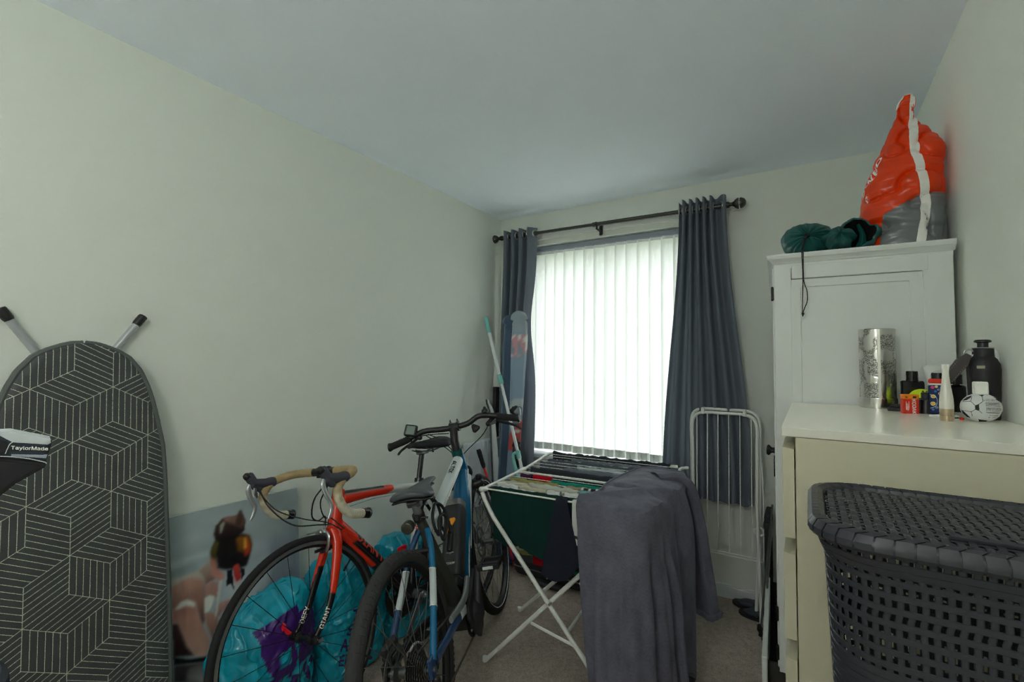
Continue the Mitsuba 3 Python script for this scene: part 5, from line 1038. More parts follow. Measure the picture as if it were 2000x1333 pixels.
# motor and drive
ep('motor', cat(hull((.475, -.050, .285, .062), (.475, .050, .285, .062), (.555, -.035, .330, .048), (.555, .035, .330, .048), sub=2)), 'motor_black')
cg = ep('chain_guard', extrude(sg.Polygon([(.395, .300), (.43, .235), (.475, .195), (.520, .215), (.560, .30), (.585, .385), (.545, .42), (.47, .372), (.40, .335)]).buffer(.012).buffer(-.004), .012, frm((0, -.070, 0), x=(1, 0, 0), y=(0, 0, 1))), 'motor_black', 30)
ep('chainring', chainring(.078, 38, 5, frm(ebb+V(0, -.062, 0), x=(1, 0, 0), z=(0, -1, 0))), 'rim_black', False)
pe = V(.520, -.104, .448)
for s, e in ((-1, pe), (1, V(.400, .104, .122))):
    ck_ = ep('crank', tube([ebb+V(0, s*.086, 0), e], [.0185, .0125], 12, flat=.6, up0=(0, 1, 0)), 'motor_black'); y0, y1 = (e[1]-.105, e[1]-.012) if s < 0 else (e[1]+.012, e[1]+.105)
    ep('pedal', cat(cbox(e[0]-.048, e[0]-.036, y0, y1, e[2]-.011, e[2]+.011, .003), cbox(e[0]+.036, e[0]+.048, y0, y1, e[2]-.011, e[2]+.011, .003), cbox(e[0]-.045, e[0]+.045, y0, y0+.012, e[2]-.010, e[2]+.010, .003), cbox(e[0]-.045, e[0]+.045, y1-.014, y1, e[2]-.010, e[2]+.010, .003), bar((e[0], y0, e[2]), (e[0], y1, e[2]), .009, 10)), 'black_plastic', False, parent=ck_)
    ep('pedal_reflector', cat(cbox(e[0]-.051, e[0]-.047, (y0+y1)/2-.022, (y0+y1)/2+.022, e[2]-.006, e[2]+.006, .001)), 'reflect_white', False, parent=ck_)
ep('crank_bolt', lathe([(0, 0), (.013, 0), (.013, .008), (0, .010)], 18, frm(ebb+V(0, -.094, 0), z=(0, -1, 0), x=(1, 0, 0))), 'alloy')
for i, r in enumerate(np.linspace(.076, .024, 9)): ep('sprocket', chainring(r, int(r*2*pi/.0127), 0, frm(hr+V(0, -.022-.0042*i, 0), x=(1, 0, 0), z=(0, -1, 0)), .0018), 'chain_steel', False)
ch = [ebb+V(0, -.062, .078), hr+V(0, -.040, .055)]; ch2 = [ebb+V(0, -.062, -.078), V(.06, -.045, .20), V(.025, -.045, .17), V(.00, -.045, .20), V(.03, -.043, .27), hr+V(.02, -.040, -.050)]
def chain(P, pitch=.0085):
    P = np.asarray(P, float); s = np.r_[0, np.cumsum(np.linalg.norm(np.diff(P, axis=0), axis=1))]; k_ = int(s[-1]/pitch); Q = np.stack([np.interp(np.linspace(0, s[-1], k_), s, P[:, i]) for i in range(3)], -1)
    return cat(*[xf(cbox(-.0052, .0052, -.0035, .0035, -.0038, .0038, .0015) if i % 2 else cbox(-.0045, .0045, -.0022, .0022, -.003, .003, .001), frm((Q[i]+Q[i+1])/2, x=Q[i+1]-Q[i], z=(.01, 0, 1) if abs(unit(Q[i+1]-Q[i])[2]) < .95 else (1, 0, 0))) for i in range(len(Q)-1)])
arc = [hr+V(.076*cos(a), -.026, .076*sin(a)) for a in np.linspace(1.9, -2.2, 26)]
ep('chain', chain(ch), 'chain_steel', False, kind='stuff'); ep('chain', chain(ch2), 'chain_steel', False, kind='stuff'); ep('chain', chain(arc), 'alloy', False, kind='stuff')
ep('derailleur', cat(hull((-.005, -.085, .325, .013), (.02, -.078, .255, .013)), hull((.015, -.060, .262, .012), (.04, -.052, .175, .012)), chainring(.022, 11, 0, frm((.035, -.047, .185), x=(1, 0, 0), z=(0, -1, 0)), .004), chainring(.022, 11, 0, frm((.02, -.047, .245), x=(1, 0, 0), z=(0, -1, 0)), .004)), 'ebike_black')
rw = wheel(EB, 'rear_wheel', EM, hr, .352, .0225, .296, .028, 32, .120, .021, 'rubber_dusty', 'spoke_steel', None, 2, tread=110, sp_r=.0012); fw = wheel(EB, 'front_wheel', EM, hf_, .350, .0215, .296, .027, 32, .100, .017, 'rubber', 'spoke_steel', None, 2, stripe='reflect_white', sp_r=.0012)
rot = sg.Point(0, 0).buffer(.080, 32).difference(sg.Point(0, 0).buffer(.064, 32))
for i in range(24): a = i*2*pi/24; rot = rot.difference(sg.Point(.072*cos(a), .072*sin(a)).buffer(.0032))
for i in range(5): a = i*2*pi/5; rot = rot.union(sg.LineString([(.02*cos(a), .02*sin(a)), (.067*cos(a+.5), .067*sin(a+.5))]).buffer(.004))
rot = rot.union(sg.Point(0, 0).buffer(.024))
for h_ in (hr, hf_): ep('brake_disc', extrude(rot, .002, frm(h_+V(0, .044, 0), x=(1, 0, 0), z=(0, 1, 0))), 'alloy_grey', False)
ep('brake_caliper', cbox(-.03, .055, .046, .070, .40, .445, .006), 'ebike_black', False)
ep('axle', cat(bar(hr-V(0, .088, 0), hr+V(0, .088, 0), .008, 12)), 'alloy_grey')
# fork
for s in (1, -1):
    lg = ep('fork_leg', tube([V(.952, s*.066, .640), V(1.028, s*.066, .462), V(1.086, s*.062, .356)], [.0205, .0205, .014], 16), 'fork_grey'); ep('stanchion', bar(V(.928, s*.066, .700), V(.955, s*.066, .632), .0158, 14), 'alloy_grey', parent=lg); ep('seal', bar(V(.9535, s*.066, .640), V(.949, s*.066, .650), .0215, 16), 'black_plastic', parent=lg)
ep('fork_crown', hull((.925, .066, .700, .021), (.925, -.066, .700, .021), (.918, 0, .690, .026), sub=2), 'ebike_black'); ep('fork_bridge', tube(spline([(.985, .066, .600), (1.0, .045, .650), (1.005, 0, .670), (1.0, -.045, .650), (.985, -.066, .600)], 5), .010, 10), 'fork_grey'); ep('knob', cat(lathe([(0, 0), (.017, 0), (.018, .014), (.012, .020), (0, .021)], 18, frm((.925, -.066, .722), z=(-.25, 0, 1), x=(1, 0, 0)))), 'ebike_black')
# handlebar
ep('stem', cat(tube([V(.862, 0, .890), V(.858, 0, .935), V(.872, 0, .975), V(.895, 0, .998)], [.023, .021, .021, .019], 16), bar((.900, -.026, 1.000), (.900, .026, 1.000), .023, 18), cbox(.885, .925, -.022, -.016, .985, 1.028, .003), cbox(.885, .925, .016, .022, .985, 1.028, .003)), 'ebike_black'); ep('stem_bolt', cat(bar((.905, -.019, 1.025), (.905, -.019, 1.040), .0035, 8), bar((.905, .019, 1.025), (.905, .019, 1.040), .0035, 8)), 'black_plastic')
HB = spline([(.822, .330, .970), (.836, .250, .986), (.848, .205, 1.000), (.872, .150, 1.012), (.893, .070, 1.003), (.900, .0, 1.000), (.912, -.070, 1.006), (.928, -.130, 1.030), (.938, -.200, 1.018), (.940, -.250, 1.000), (.934, -.330, .980)], 10)
ep('handlebar', tube(HB, .0145, 14), 'ebike_black')
n_ = len(HB)
for sl, s in ((slice(0, 17), 1), (slice(n_-17, n_), -1)):
    g_ = ep('grip', tube(HB[sl], [.0195]*2+[.0175]*13+[.0195]*2, 16), 'rubber_grip'); 
    e, d = (HB[0], unit(HB[0]-HB[3])) if s > 0 else (HB[-1], unit(HB[-1]-HB[-4])); ep('grip_end', lathe([(0, -.004), (.0205, -.004), (.021, .006), (0, .008)], 18, frm(e, z=d, x=(0, 0, 1))), 'black_plastic', parent=g_)
    ep('brake_lever', cat(hull((HB[17 if s > 0 else n_-18][0]+.02, s*.195, 1.000, .016), (HB[17 if s > 0 else n_-18][0]+.035, s*.190, .985, .014), (.89 if s < 0 else .86, s*.178, .985, .012)), tube(spline([(.895 if s > 0 else .985, s*.20, .985), (.905 if s > 0 else 1.0, s*.25, .962), (.888 if s > 0 else .99, s*.30, .938), (.878 if s > 0 else .985, s*.322, .918)], 6), np.linspace(.0075, .0055, 19), 10, flat=.7)), 'black_plastic')
mat('rubber_grip', (32, 33, 34), .8)
ep('bell', cat(lathe([(0, .018), (.012, .016), (.018, .008), (.0195, 0), (0, 0)], 20, frm((.935, -.165, 1.045), z=(-.5, 0, .86), x=(1, 0, 0))), cbox(.93, .945, -.172, -.158, 1.03, 1.072, .004)), 'black_plastic'); ep('shifter', cat(hull((.915, -.095, .985, .012), (.905, -.10, .965, .013), (.905, -.12, .975, .010))), 'black_plastic')
dy = ep('display', xf(cbox(-.032, .032, -.030, .030, -.010, .010, .006), frm((.842, .212, 1.030), x=EM[:3, :3].T@V(.86, .5, -.1), z=EM[:3, :3].T@V(.38, -.86, .42))), 'ebike_black', 30)
ep('display_screen', xf(cbox(-.021, .021, -.022, .022, .0095, .0108, .0005), frm((.842, .212, 1.030), x=EM[:3, :3].T@V(.86, .5, -.1), z=EM[:3, :3].T@V(.38, -.86, .42))), 'lcd', False, parent=dy, label='grey display screen'); ep('display_mount', hull((.845, .205, 1.005, .012), (.842, .212, 1.022, .014)), 'ebike_black')
for P in ([(.90, .16, .985), (.955, .12, .93), (.96, .06, .86), (.90, .045, .80)], [(.905, .15, .99), (.975, .11, .94), (.985, .055, .85), (.91, .04, .77), (.86, .035, .74)], [(.96, -.17, .985), (1.02, -.10, .92), (1.01, .02, .84), (.93, .04, .78)], [(.90, .20, .99), (.92, .13, .985), (.93, .07, .975), (.905, .04, .975)]):
    ep('cable', tube(spline(P, 10), .0025, 8), 'cord_black')
hl = ep('headlamp', cat(hull((.955, -.270, 1.028, .022), (.985, -.272, 1.030, .024), sub=2), cbox(.935, .955, -.285, -.255, 1.0, 1.03, .003)), 'black_plastic') if False else None
ep('kickstand', tube([(.425, .055, .235), (.405, .13, .10), (.395, .185, .028)], [.010, .009, .009], 12), 'ebike_black'); 
ep('rear_lamp', cat(lathe([(0, .020), (.016, .020), (.022, .016), (.024, .004), (.022, -.012), (.012, -.020), (0, -.020)], 24, frm((.245, .034, .722), z=(-.92, .25, -.1), x=(0, 1, 0))), bar((.262, .012, .725), (.245, .030, .722), .007, 8)), 'lamp_dark', label='round dark rear lamp'); mat('lamp_dark', (58, 58, 50), .3)
# coil lock hanging on the seat post
k = thing('bicycle_lock', 'black coiled cable lock with orange tag hanging on the seat post of the electric bicycle', 'bicycle lock')
def lw(P): P = np.asarray(P, float); return P@EM[:3, :3].T+EM[:3, 3]
def arc3(c, rx, rz, a0, a1, y0, y1): return [V(c[0]+rx*cos(t), y0+(y1-y0)*q, c[1]+rz*sin(t)) for q, t in zip(np.linspace(0, 1, 14), np.linspace(a0, a1, 14))]
co = np.array(arc3((.335, .735), .060, .058, 2.9, -1.4, -.010, -.050)+arc3((.345, .700), .055, .052, -2.2, -4.6-2*pi+2*pi, -.052, -.040)+arc3((.350, .712), .062, .050, 1.5, -1.5, -.040, -.066)+arc3((.352, .668), .052, .046, -2.4, -5.2, -.066, -.050)+arc3((.358, .675), .050, .044, .9, -1.2, -.052, -.070))
co = spline(co[::2], 4)
part(k, 'cable', tube(lw(co), .0060, 10), 'cord_black'); e = lw(co[-1:])[0]
a, b = lw([(.425, -.062, .655)])[0], lw([(.350, -.066, .585)])[0]
part(k, 'lock_body', hull((*a, .0125), (*b, .011), sub=2), 'black_plastic'); part(k, 'cable_end', tube(np.array([e, (e+a)/2+V(0, 0, .01), a]), .0058, 10), 'cord_black')
d_ = unit(a-b); part(k, 'tag', hull((*(a+d_*.016+V(.016, -.004, .010)), .0085), (*(a+d_*.012+V(-.006, -.012, .004)), .0085), (*(a-d_*.040+V(-.012, -.012, 0)), .004), sub=1), 'orange')
# ---------------------------------------------------------------- airer with its laundry
mat('white_enamel', (226, 228, 224), .35)
AO = V(-1.225, 1.699, 0); AV = unit(V(.996, .085, 0)); AU = unit(V(-.085, .996, 0)); AZ = .748; AL = .735
def RK(x, y, z): return AO+AV*x+AU*y+V(0, 0, z)
k = AIR = thing('clothes_airer', 'white folding clothes airer with crossed legs loaded with laundry', 'clothes airer')
rr_ = .0085
def ap(n, m, mt='white_enamel', sm=40, **kw): return part(AIR, n, m, mt, sm, **kw)
for y in (0, .44):
    ap('leg', tube(spline([RK(AL*.5, y, AZ), RK(.03, y, AZ+.004), RK(.004, y, AZ-.03), RK(.06, y, AZ-.12)], 6)[10:].tolist()+[RK(.60, y, .003).tolist()], .0095, 12))
    ap('leg', tube([RK(.012-.05*(y > 0), y+.018, .003), RK(AL-.03, y+.018, AZ-.01)], .0095, 12))
    ap('rivet', cat(*[bar(RK(.325, y-.012, .331), RK(.325, y+.03, .331), .005, 10)]), 'steel')
    for x, z in ((.60, 0), (.012-.05*(y > 0), 0)): ap('foot', bar(RK(x-.002, y+(.018 if x < .3 else 0), .001), RK(x, y+(.018 if x < .3 else 0), .02), .0115, 12))
ap('crossbar', tube([RK(.585, 0, .03), RK(.585, .44, .03)], .0075, 10)); ap('crossbar', tube([RK(.45, .018, .43), RK(.45, .458, .43)], .0075, 10)); ap('crossbar', tube([RK(.40, 0, .235), RK(.40, .44, .235)], .0075, 10))
ap('brace', tube([RK(.235, .012, .225), RK(.435, -.004, .195)], .007, 10, flat=.5))
# tops: main tray and raised wing
for y in (0, .36): ap('rail', tube(spline([RK(.0, y, AZ-.002), RK(.02, y, AZ+.004), RK(AL*.5, y, AZ+.004), RK(AL-.02, y, AZ+.004), RK(AL, y, AZ-.002)], 6), .0038 if y == 0 else .006, 10))
for x in (0, AL): ap('rail', tube([RK(x, -.006, AZ), RK(x, .40, AZ+.006)], .0075, 12))
for x in (0, AL):
    ap('hinge', cat(hull((*RK(x-.004, -.006, AZ), .012), (*RK(x+.010, .012, AZ), .010), sub=1))); ap('hinge', cat(hull((*RK(x, .36, AZ+.004), .012), (*RK(x, .42, AZ+.006), .012), sub=1)))
    ap('wing_rail', tube(spline([RK(x, .42, AZ+.006), RK(x-.002, .60, AZ+.018), RK(x, .73, AZ+.030), RK(x+.03, .765, AZ+.032)], 6), .0075, 12))
ap('wing_rail', tube([RK(.02, .765, AZ+.032), RK(AL-.02, .765, AZ+.032)], .0065, 10))
wy = [.058, .108, .158, .208, .258, .308]; ww = [.44, .49, .54, .59, .64, .69, .735]
def wz(y): return AZ+.004 if y < .4 else AZ+.006+(y-.42)*.080
for y in wy+ww: ap('wire', tube([RK(0, y, wz(y)), RK(AL, y, wz(y))], .0018, 6))
def cloth_mat(n, c): return mat(n, c, .85, spec=.15, sheen=.3)
for n_, c in (('c_green', (18, 50, 46)), ('c_cream', (196, 192, 170)), ('c_white', (206, 210, 206)), ('c_olive', (150, 146, 92)), ('c_tan', (150, 136, 108)), ('c_teal', (30, 130, 112)), ('c_black', (50, 54, 60)), ('c_navy', (34, 38, 50)), ('c_slate', (112, 120, 130)), ('c_ltgrey', (172, 182, 192)), ('c_dkgrey', (82, 88, 98)), ('c_red', (176, 16, 36)), ('c_purple', (70, 34, 66)), ('c_blue', (20, 78, 160)), ('c_aqua', (120, 170, 172)), ('c_magenta', (150, 26, 90))): cloth_mat(n_, c)
def hang(name, label, catg, x0, x1, y, front, back, m, seed, group=None, flare=0., hem=None, puff=.006, lift=.0025, th=.0022, parts=None, wave=1., shift=0.):
    """a piece of cloth laid over the wire at depth y: x0..x1 along the airer, drops on both sides"""
    r = np.random.default_rng(seed); nx = max(10, int((x1-x0)/.010)); z0 = wz(y) if y else AZ+.007
    fr = np.linspace(front, 0, 15); bk = np.linspace(0, back, 10)[1:]; rad = .005+lift
    rows = [(-1, d) for d in fr]+[(0, a) for a in (.8, 2.34)]+[(1, d) for d in bk]
    P = np.zeros((nx, len(rows), 3)); s = np.linspace(0, 1, nx)
    w1 = meshkit.fbm(np.stack([s*(x1-x0)*28+seed, 0*s, 0*s], -1), 3, seed)-.5; w2 = meshkit.fbm(np.stack([s*(x1-x0)*60, 0*s+4, 0*s], -1), 2, seed+3)-.5
    hm = np.ones(nx) if hem is None else np.array([hem(q) for q in s])
    for j, (side, d) in enumerate(rows):
        if side == 0: yy_, zz_, f = y-rad*cos(d)*1.0, z0+rad*sin(d), 0
        else:
            f = d; dd = d*hm if side < 0 else d*(1+.2*w1); yy_ = y+side*(rad+.004*min(1, f/.05))+wave*(.05*w1+.02*w2)*min(1, f/.12); zz_ = z0-dd
        xx = x0+(x1-x0)*s+flare*(s-.5)*f+.01*w2*f/.2+shift*f
        zz_ = zz_+puff*w2*1.2+.004*w1
        for i in range(nx): P[i, j] = RK(xx[i], yy_[i] if np.ndim(yy_) else yy_, zz_[i])
    P[:, :, 2] = np.maximum(P[:, :, 2], .01)
    k = thing(name, label, catg, group); sc = thick(P, th)
    if parts: scene[k] = mikit.ply(sc, m, smooth=True)
    else: scene[k] = mikit.ply(sc, m, smooth=True)
    return k, P
hang('towel', 'large dark bottle green towel hanging at the front of the airer', 'towel', .035, .475, .030, .285, .24, 'c_green', 11, hem=lambda q: np.interp(q, [0, .06, .2, .5, .75, .92, 1], [.34, .48, .70, .92, 1.0, .98, .80]), wave=.5)
k, P = hang('jumper', 'dark navy garment with a silver drawstring tip hanging over the front rail', 'garment', .352, .402, .0, .335, .10, 'c_navy', 12, flare=.36, puff=.012, lift=.006, wave=.25, hem=lambda q: np.interp(q, [0, .3, .7, 1], [.92, 1, .9, .70]))
part(k, 'drawstring', cat(torus(.0055, .0014, 16, 6, frm(RK(.382, -.012, .490), x=AV, y=V(0, 0, 1))), tube(spline([RK(.386, -.012, .485), RK(.396, -.014, .474), RK(.405, -.013, .468), RK(.410, -.012, .455)], 5), .0018, 6)), 'eyelet_metal', label='silver eyelet and cord')
k, P = hang('sock', 'pale grey sock with a dark ring hanging on the front rail beside the grey robe', 'sock', .422, .462, .0, .165, .10, 'c_white', 13, puff=.006, lift=.004, wave=.2, flare=-.05)
part(k, 'stripe', thick(P[:, 2:4]+(P[:, 2:3]-P[:, 2:3])+AU*-.002, .001), 'c_black', True, 'dark ring')
socks = 'small pale socks and cloths on the front wires'
hang('cloth', 'white cloth folded over the second wire at the left end of the airer', 'cloth', .02, .125, .108, .10, .10, 'c_white', 14, puff=.012)
hang('cloth', 'cream cloth on the second wire between the two white pieces', 'cloth', .135, .265, .100, .09, .10, 'c_cream', 15, puff=.012)
hang('sock', 'white sock folded over the second wire in the middle of the row', 'sock', .275, .335, .085, .09, .10, 'c_white', 16, puff=.010, lift=.006)
hang('sock', 'white sock folded over the second wire beside the black and white cloth', 'sock', .355, .445, .090, .08, .10, 'c_white', 17, puff=.012, lift=.006)
hang('sock', 'cream sock folded over the wire tucked beside the grey robe', 'sock', .46, .54, .108, .10, .10, 'c_cream', 18, puff=.010, lift=.005)
hang('shirt', 'long off-white shirt folded along the third wire', 'shirt', .055, .385, .160, .14, .30, 'c_cream2', 19, puff=.010, wave=.6); cloth_mat('c_cream2', (188, 190, 180))
hang('trousers', 'olive yellow trousers hanging along the fourth wire', 'trousers', .03, .275, .212, .12, .34, 'c_olive', 20, puff=.008)
hang('cloth', 'tan cloth on the fourth wire right of the olive trousers', 'cloth', .315, .58, .205, .14, .34, 'c_tan', 21, puff=.010)
k, P = hang('cloth', 'black and white striped cloth folded in the middle of the airer', 'cloth', .395, .515, .184, .08, .20, 'c_black', 22, puff=.004, lift=.006)
part(k, 'stripe', cat(*[thick(P[i:i+2, 10:20]+V(0, 0, .0035), .001) for i in range(0, P.shape[0]-1, 3)]), 'c_white', True, 'white stripes')
hang('cloth', 'pale aqua cloth on the third wire near the robe', 'cloth', .40, .60, .150, .05, .12, 'c_aqua', 23, puff=.005, lift=.004)
hang('top', 'teal green top folded along the fifth wire', 'top', .22, .63, .262, .12, .36, 'c_teal', 24, puff=.006)
hang('top', 'red garment with pale fringe hanging deep inside the airer', 'top', .105, .205, .308, .42, .2, 'c_red', 25, puff=.004, wave=.4)
hang('top', 'deep purple garment hanging beside the red one inside the airer', 'top', .040, .100, .300, .38, .2, 'c_purple', 26, puff=.006, wave=.6)
hang('top', 'teal green top hanging low beside the grey robe under the airer', 'top', .42, .58, .215, .43, .15, 'c_teal', 27, puff=.006, wave=.7, flare=.30, hem=lambda q: np.interp(q, [0, .4, 1], [.86, 1, .97]))
hang('vest', 'pale yellow vest hanging below the left corner of the airer', 'top', .02, .155, .14, .26, .1, 'c_cream', 28, puff=.006, wave=.6, hem=lambda q: .85+.15*q)
hang('trousers', 'black trousers hanging along the first wire of the rear wing', 'trousers', .03, .62, .44, .20, .40, 'c_black', 29, puff=.006)
hang('trousers', 'slate grey trousers along the second wire of the rear wing', 'trousers', .19, .64, .492, .18, .36, 'c_slate', 30, puff=.010)
hang('jeans', 'light blue grey jeans in the middle of the rear wing', 'jeans', .245, .66, .552, .16, .36, 'c_ltgrey', 31, puff=.010)
hang('shirt', 'dark grey shirt on the rear wing left of the light jeans', 'shirt', .03, .235, .560, .16, .36, 'c_dkgrey', 32, puff=.008)
hang('trousers', 'charcoal trousers on the rear wing towards the window', 'trousers', .05, .60, .622, .16, .36, 'c_dkgrey', 33, puff=.008)
hang('jumper', 'grey knitted jumper folded on the rear wing beside the outer black garment', 'jumper', .17, .66, .672, .14, .3, 'c_slate', 34, puff=.012)
hang('jumper', 'black garment over the outermost bar of the rear wing by the window sill', 'jumper', .025, .68, .757, .12, .3, 'c_black', 35, puff=.010, lift=.006)
k, P = hang('shorts', 'bright blue and white striped shorts folded beside the grey robe', 'shorts', .455, .62, .415, .05, .14, 'c_blue', 36, puff=.003, lift=.004)
part(k, 'stripe', cat(*[thick(P[i:i+2, 9:20]+V(0, 0, .0032), .001) for i in (3, 7, 12)]), 'c_white', True, 'white stripes')

# ---------------------------------------------------------------- fleece dressing gown over the right end of the airer
def fleece(p, n, uv): return mikit.mix([.088, .090, .122], [.175, .174, .225], mikit.fbm(p.x*26, p.y*26, p.z*14)*.9+.35*mikit.noise(p.x*160, p.y*160, p.z*160)-.1)
def fleece_b(p, n, uv): return mikit.noise(p.x*300, p.y*300, p.z*300)
mat('fleece', None, .95, spec=.1, sheen=1.0, tex=mikit.proc(fleece), bump=(mikit.proc(fleece_b, eps=8e-4), .002))
k = thing('dressing_gown', 'grey purple fleece dressing gown draped over the right end of the airer', 'dressing gown')
edge_pts = spline([(-.752, 1.662), (-.68, 1.648), (-.60, 1.640), (-.535, 1.650), (-.500, 1.690), (-.486, 1.78), (-.478, 1.92), (-.474, 2.06), (-.480, 2.20), (-.49, 2.30)], 12)
in_pts = spline([(-.746, 1.672), (-.728, 1.72), (-.722, 1.80), (-.735, 1.90), (-.742, 2.00), (-.735, 2.12), (-.725, 2.24), (-.700, 2.34), (-.60, 2.385), (-.52, 2.37)], 12)
np_ = 220
def res(P, n_): s = np.r_[0, np.cumsum(np.linalg.norm(np.diff(P, axis=0), axis=1))]; return np.stack([np.interp(np.linspace(0, s[-1], n_), s, P[:, i]) for i in range(2)], -1)
E_, I_ = res(edge_pts, np_), res(in_pts, np_); p_ = np.linspace(0, 1, np_)
tg = np.gradient(E_, axis=0); nr = np.stack([tg[:, 1], -tg[:, 0]], -1); nr /= np.linalg.norm(nr, axis=1, keepdims=True)
nt, nd = 34, 90; G = np.zeros((np_, nt+nd, 3))
f1 = meshkit.fbm(np.stack([p_*9, 0*p_, 0*p_], -1), 3, 41)-.5
for j, t in enumerate(np.linspace(0, 1, nt)):
    xy = I_*(1-t)+E_*t; z = wz(.2)+.030+.010*sin(pi*t)+0*p_
    q = np.c_[xy, z]; cr_ = np.exp(-(((q[:, 0]+.70)*.62-(q[:, 1]-1.66)*.55+.04)/.022)**2)*.016-np.exp(-(((q[:, 0]+.60)*.30+(q[:, 1]-1.92))/.020)**2)*.024
    q[:, 2] += cr_*smooth01(0, .2, t)+.022*(meshkit.fbm(q*V(10, 16, 1), 3, 8)-.5)*smooth01(0, .25, t)+.008*(1-smooth01(0, .08, t))
    q[:, 2] -= .004*smooth01(.93, 1, t); G[:, j] = q
zb = np.interp(p_, [0, .40, .50, .56, .62, .70, .80, 1.0], [.012, .012, .03, .05, .20, .28, .40, .50])
spread = np.interp(p_, [0, .12, .3, .42, .5, .6, .75, 1], [-.02, .035, .045, .06, .065, .02, -.03, -.05])
side = np.interp(p_, [0, .1, .3, .42, .6], [.062, .03, .02, .01, 0])
fold = 1.5*(np.sin(p_*2*pi*9+1.2*np.sin(p_*13))*.55+np.sin(p_*2*pi*17+2)*.25)*np.interp(p_, [0, .05, .2, .35, .6, 1], [.4, .7, .7, 1.3, 1.1, .7])
tgn = tg/np.linalg.norm(tg, axis=1, keepdims=True)
for j, d in enumerate(np.linspace(0, 1, nd)):
    zt = G[:, nt-1, 2]; z = zt-(zt-zb)*(d**.9)-.006*min(1, d/.012)
    out = .007*min(1, (d/.012))**.5+spread*d**.8+fold*.024*smooth01(.02, .45, d)+.014*(meshkit.fbm(np.stack([p_*14, d*5+0*p_, 0*p_], -1), 3, 6)-.5)*smooth01(0, .2, d)
    G[:, nt+j] = np.c_[E_+nr*out[:, None]+tgn*(side*d)[:, None], z]
part(k, 'gown', thick(G, -.006), 'fleece', True)
sl = spline([(-.60, 2.18, .790), (-.535, 2.23, .792), (-.480, 2.26, .752), (-.452, 2.275, .62), (-.432, 2.285, .44), (-.414, 2.29, .28), (-.410, 2.29, .215)], 10)
a_ = np.arange(24)*2*pi/24; R = []
t_, A_v, B_v = frames(sl, up0=(.2, 1, 0))
for i, c in enumerate(sl):
    u = i/(len(sl)-1); w, h = np.interp(u, [0, .3, .7, 1], [.06, .075, .085, .095]), np.interp(u, [0, .3, 1], [.022, .030, .046])
    f_ = 1+.10*np.sin(a_*5+u*3)*smooth01(.2, .6, u)+.05*np.sin(a_*9+1)
    R.append(c+(w*np.cos(a_)*f_)[:, None]*A_v[i]+(h*np.sin(a_)*f_)[:, None]*B_v[i])
part(k, 'sleeve', grid(np.concatenate([np.array(R), np.array(R)[:, :1]], 1)), 'fleece', True, 'hanging sleeve')
part(k, 'cuff', tube(np.array(R)[-1], .013, 8, closed=True), 'fleece', label='rolled cuff')
sl2 = spline([(-.49, 2.06, .76), (-.452, 2.08, .60), (-.440, 2.07, .35), (-.432, 2.04, .10), (-.430, 2.02, .055)], 10); R = []
t_, A_v, B_v = frames(sl2, up0=(.1, 1, 0))
for i, c in enumerate(sl2):
    u = i/(len(sl2)-1); f_ = 1+.12*np.sin(a_*4+u*2); w = np.interp(u, [0, .5, .9, 1], [.10, .09, .075, .045]); R.append(c+(w*np.cos(a_)*f_)[:, None]*A_v[i]+(.028*np.sin(a_)*f_)[:, None]*B_v[i])
part(k, 'belt_side', grid(np.concatenate([np.array(R), np.array(R)[:, :1]], 1)), 'fleece', True, 'lower hanging fold')
part(k, 'edge_seam', tube(np.vstack([G[:6, 0], G[6:200:3, 0]])+V(0, 0, .004), .0055, 8), 'fleece', label='stitched front edge')
# ---------------------------------------------------------------- folded airer at the back wall
k = thing('clothes_airer', 'folded white clothes airer standing upright against the wall beside the right curtain', 'clothes airer')
def lean(x, z, o=0.): return V(x+.035*(1-z/1.06)*-.0, 2.765+.045*z-o, z)
for (x0, x1, zt, o, lx) in ((-.566, -.222, 1.062, 0, -.245), (-.556, -.232, 1.045, .028, -.218)):
    P = spline([lean(x0+.006, .55, o), lean(x0+.002, .85, o), lean(x0, zt-.07, o), lean(x0+.018, zt-.018, o), lean(x0+.07, zt, o), lean((x0+x1)/2, zt, o), lean(x1-.07, zt, o), lean(x1-.018, zt-.018, o), lean(x1, zt-.07, o), lean(x1+.0, .85, o), lean(x1-.003, .55, o)], 6)
    P = np.vstack([[lean(x0-.02, .0, o)], P, [lean(lx, .0, o)]])
    fr = part(k, 'frame', tube(P, .0088, 12), 'white_enamel'); [part(fr, 'foot', bar(lean(q, .001, o), lean(q, .03, o), .0108, 12), 'white_enamel') for q in (x0-.02, lx)]
for o, n_ in ((-.004, 6), (.034, 6)):
    xs = np.linspace(-.535, -.262, n_)+(.004 if o > 0 else 0)
    for x in xs: part(k, 'wire', tube([lean(x, 1.045, o), lean(x, .305-.0*(x), o)], .0021, 6), 'white_enamel')
    part(k, 'wire', tube(spline([lean(-.566, .40, o), lean(-.560, .315, o), lean(-.53, .300, o), lean(-.40, .300, o), lean(-.27, .300, o), lean(-.225, .305, o), lean(-.205, .33, o), lean(-.205, .60, o), lean(-.212, .80, o)], 6), .0026, 8), 'white_enamel', label='wire wing loop')
for x in (-.552, -.228):
    part(k, 'hinge', cat(torus(.022, .005, 20, 8, frm(lean(x+(.016 if x < -.4 else -.0), .445, .012), x=(1, 0, 0), y=(0, 0, 1)))), 'white_enamel'); part(k, 'clip', cbox(x-.012, x+.012, 2.78-.02, 2.80, .36, .385, .003), 'white_enamel', False)
for x in (-.5, -.29): part(k, 'clip', cat(cbox(x-.008, x+.008, lean(0, 1.05)[1]-.042, lean(0, 1.05)[1]+.012, 1.035, 1.072, .003)), 'white_enamel', False)
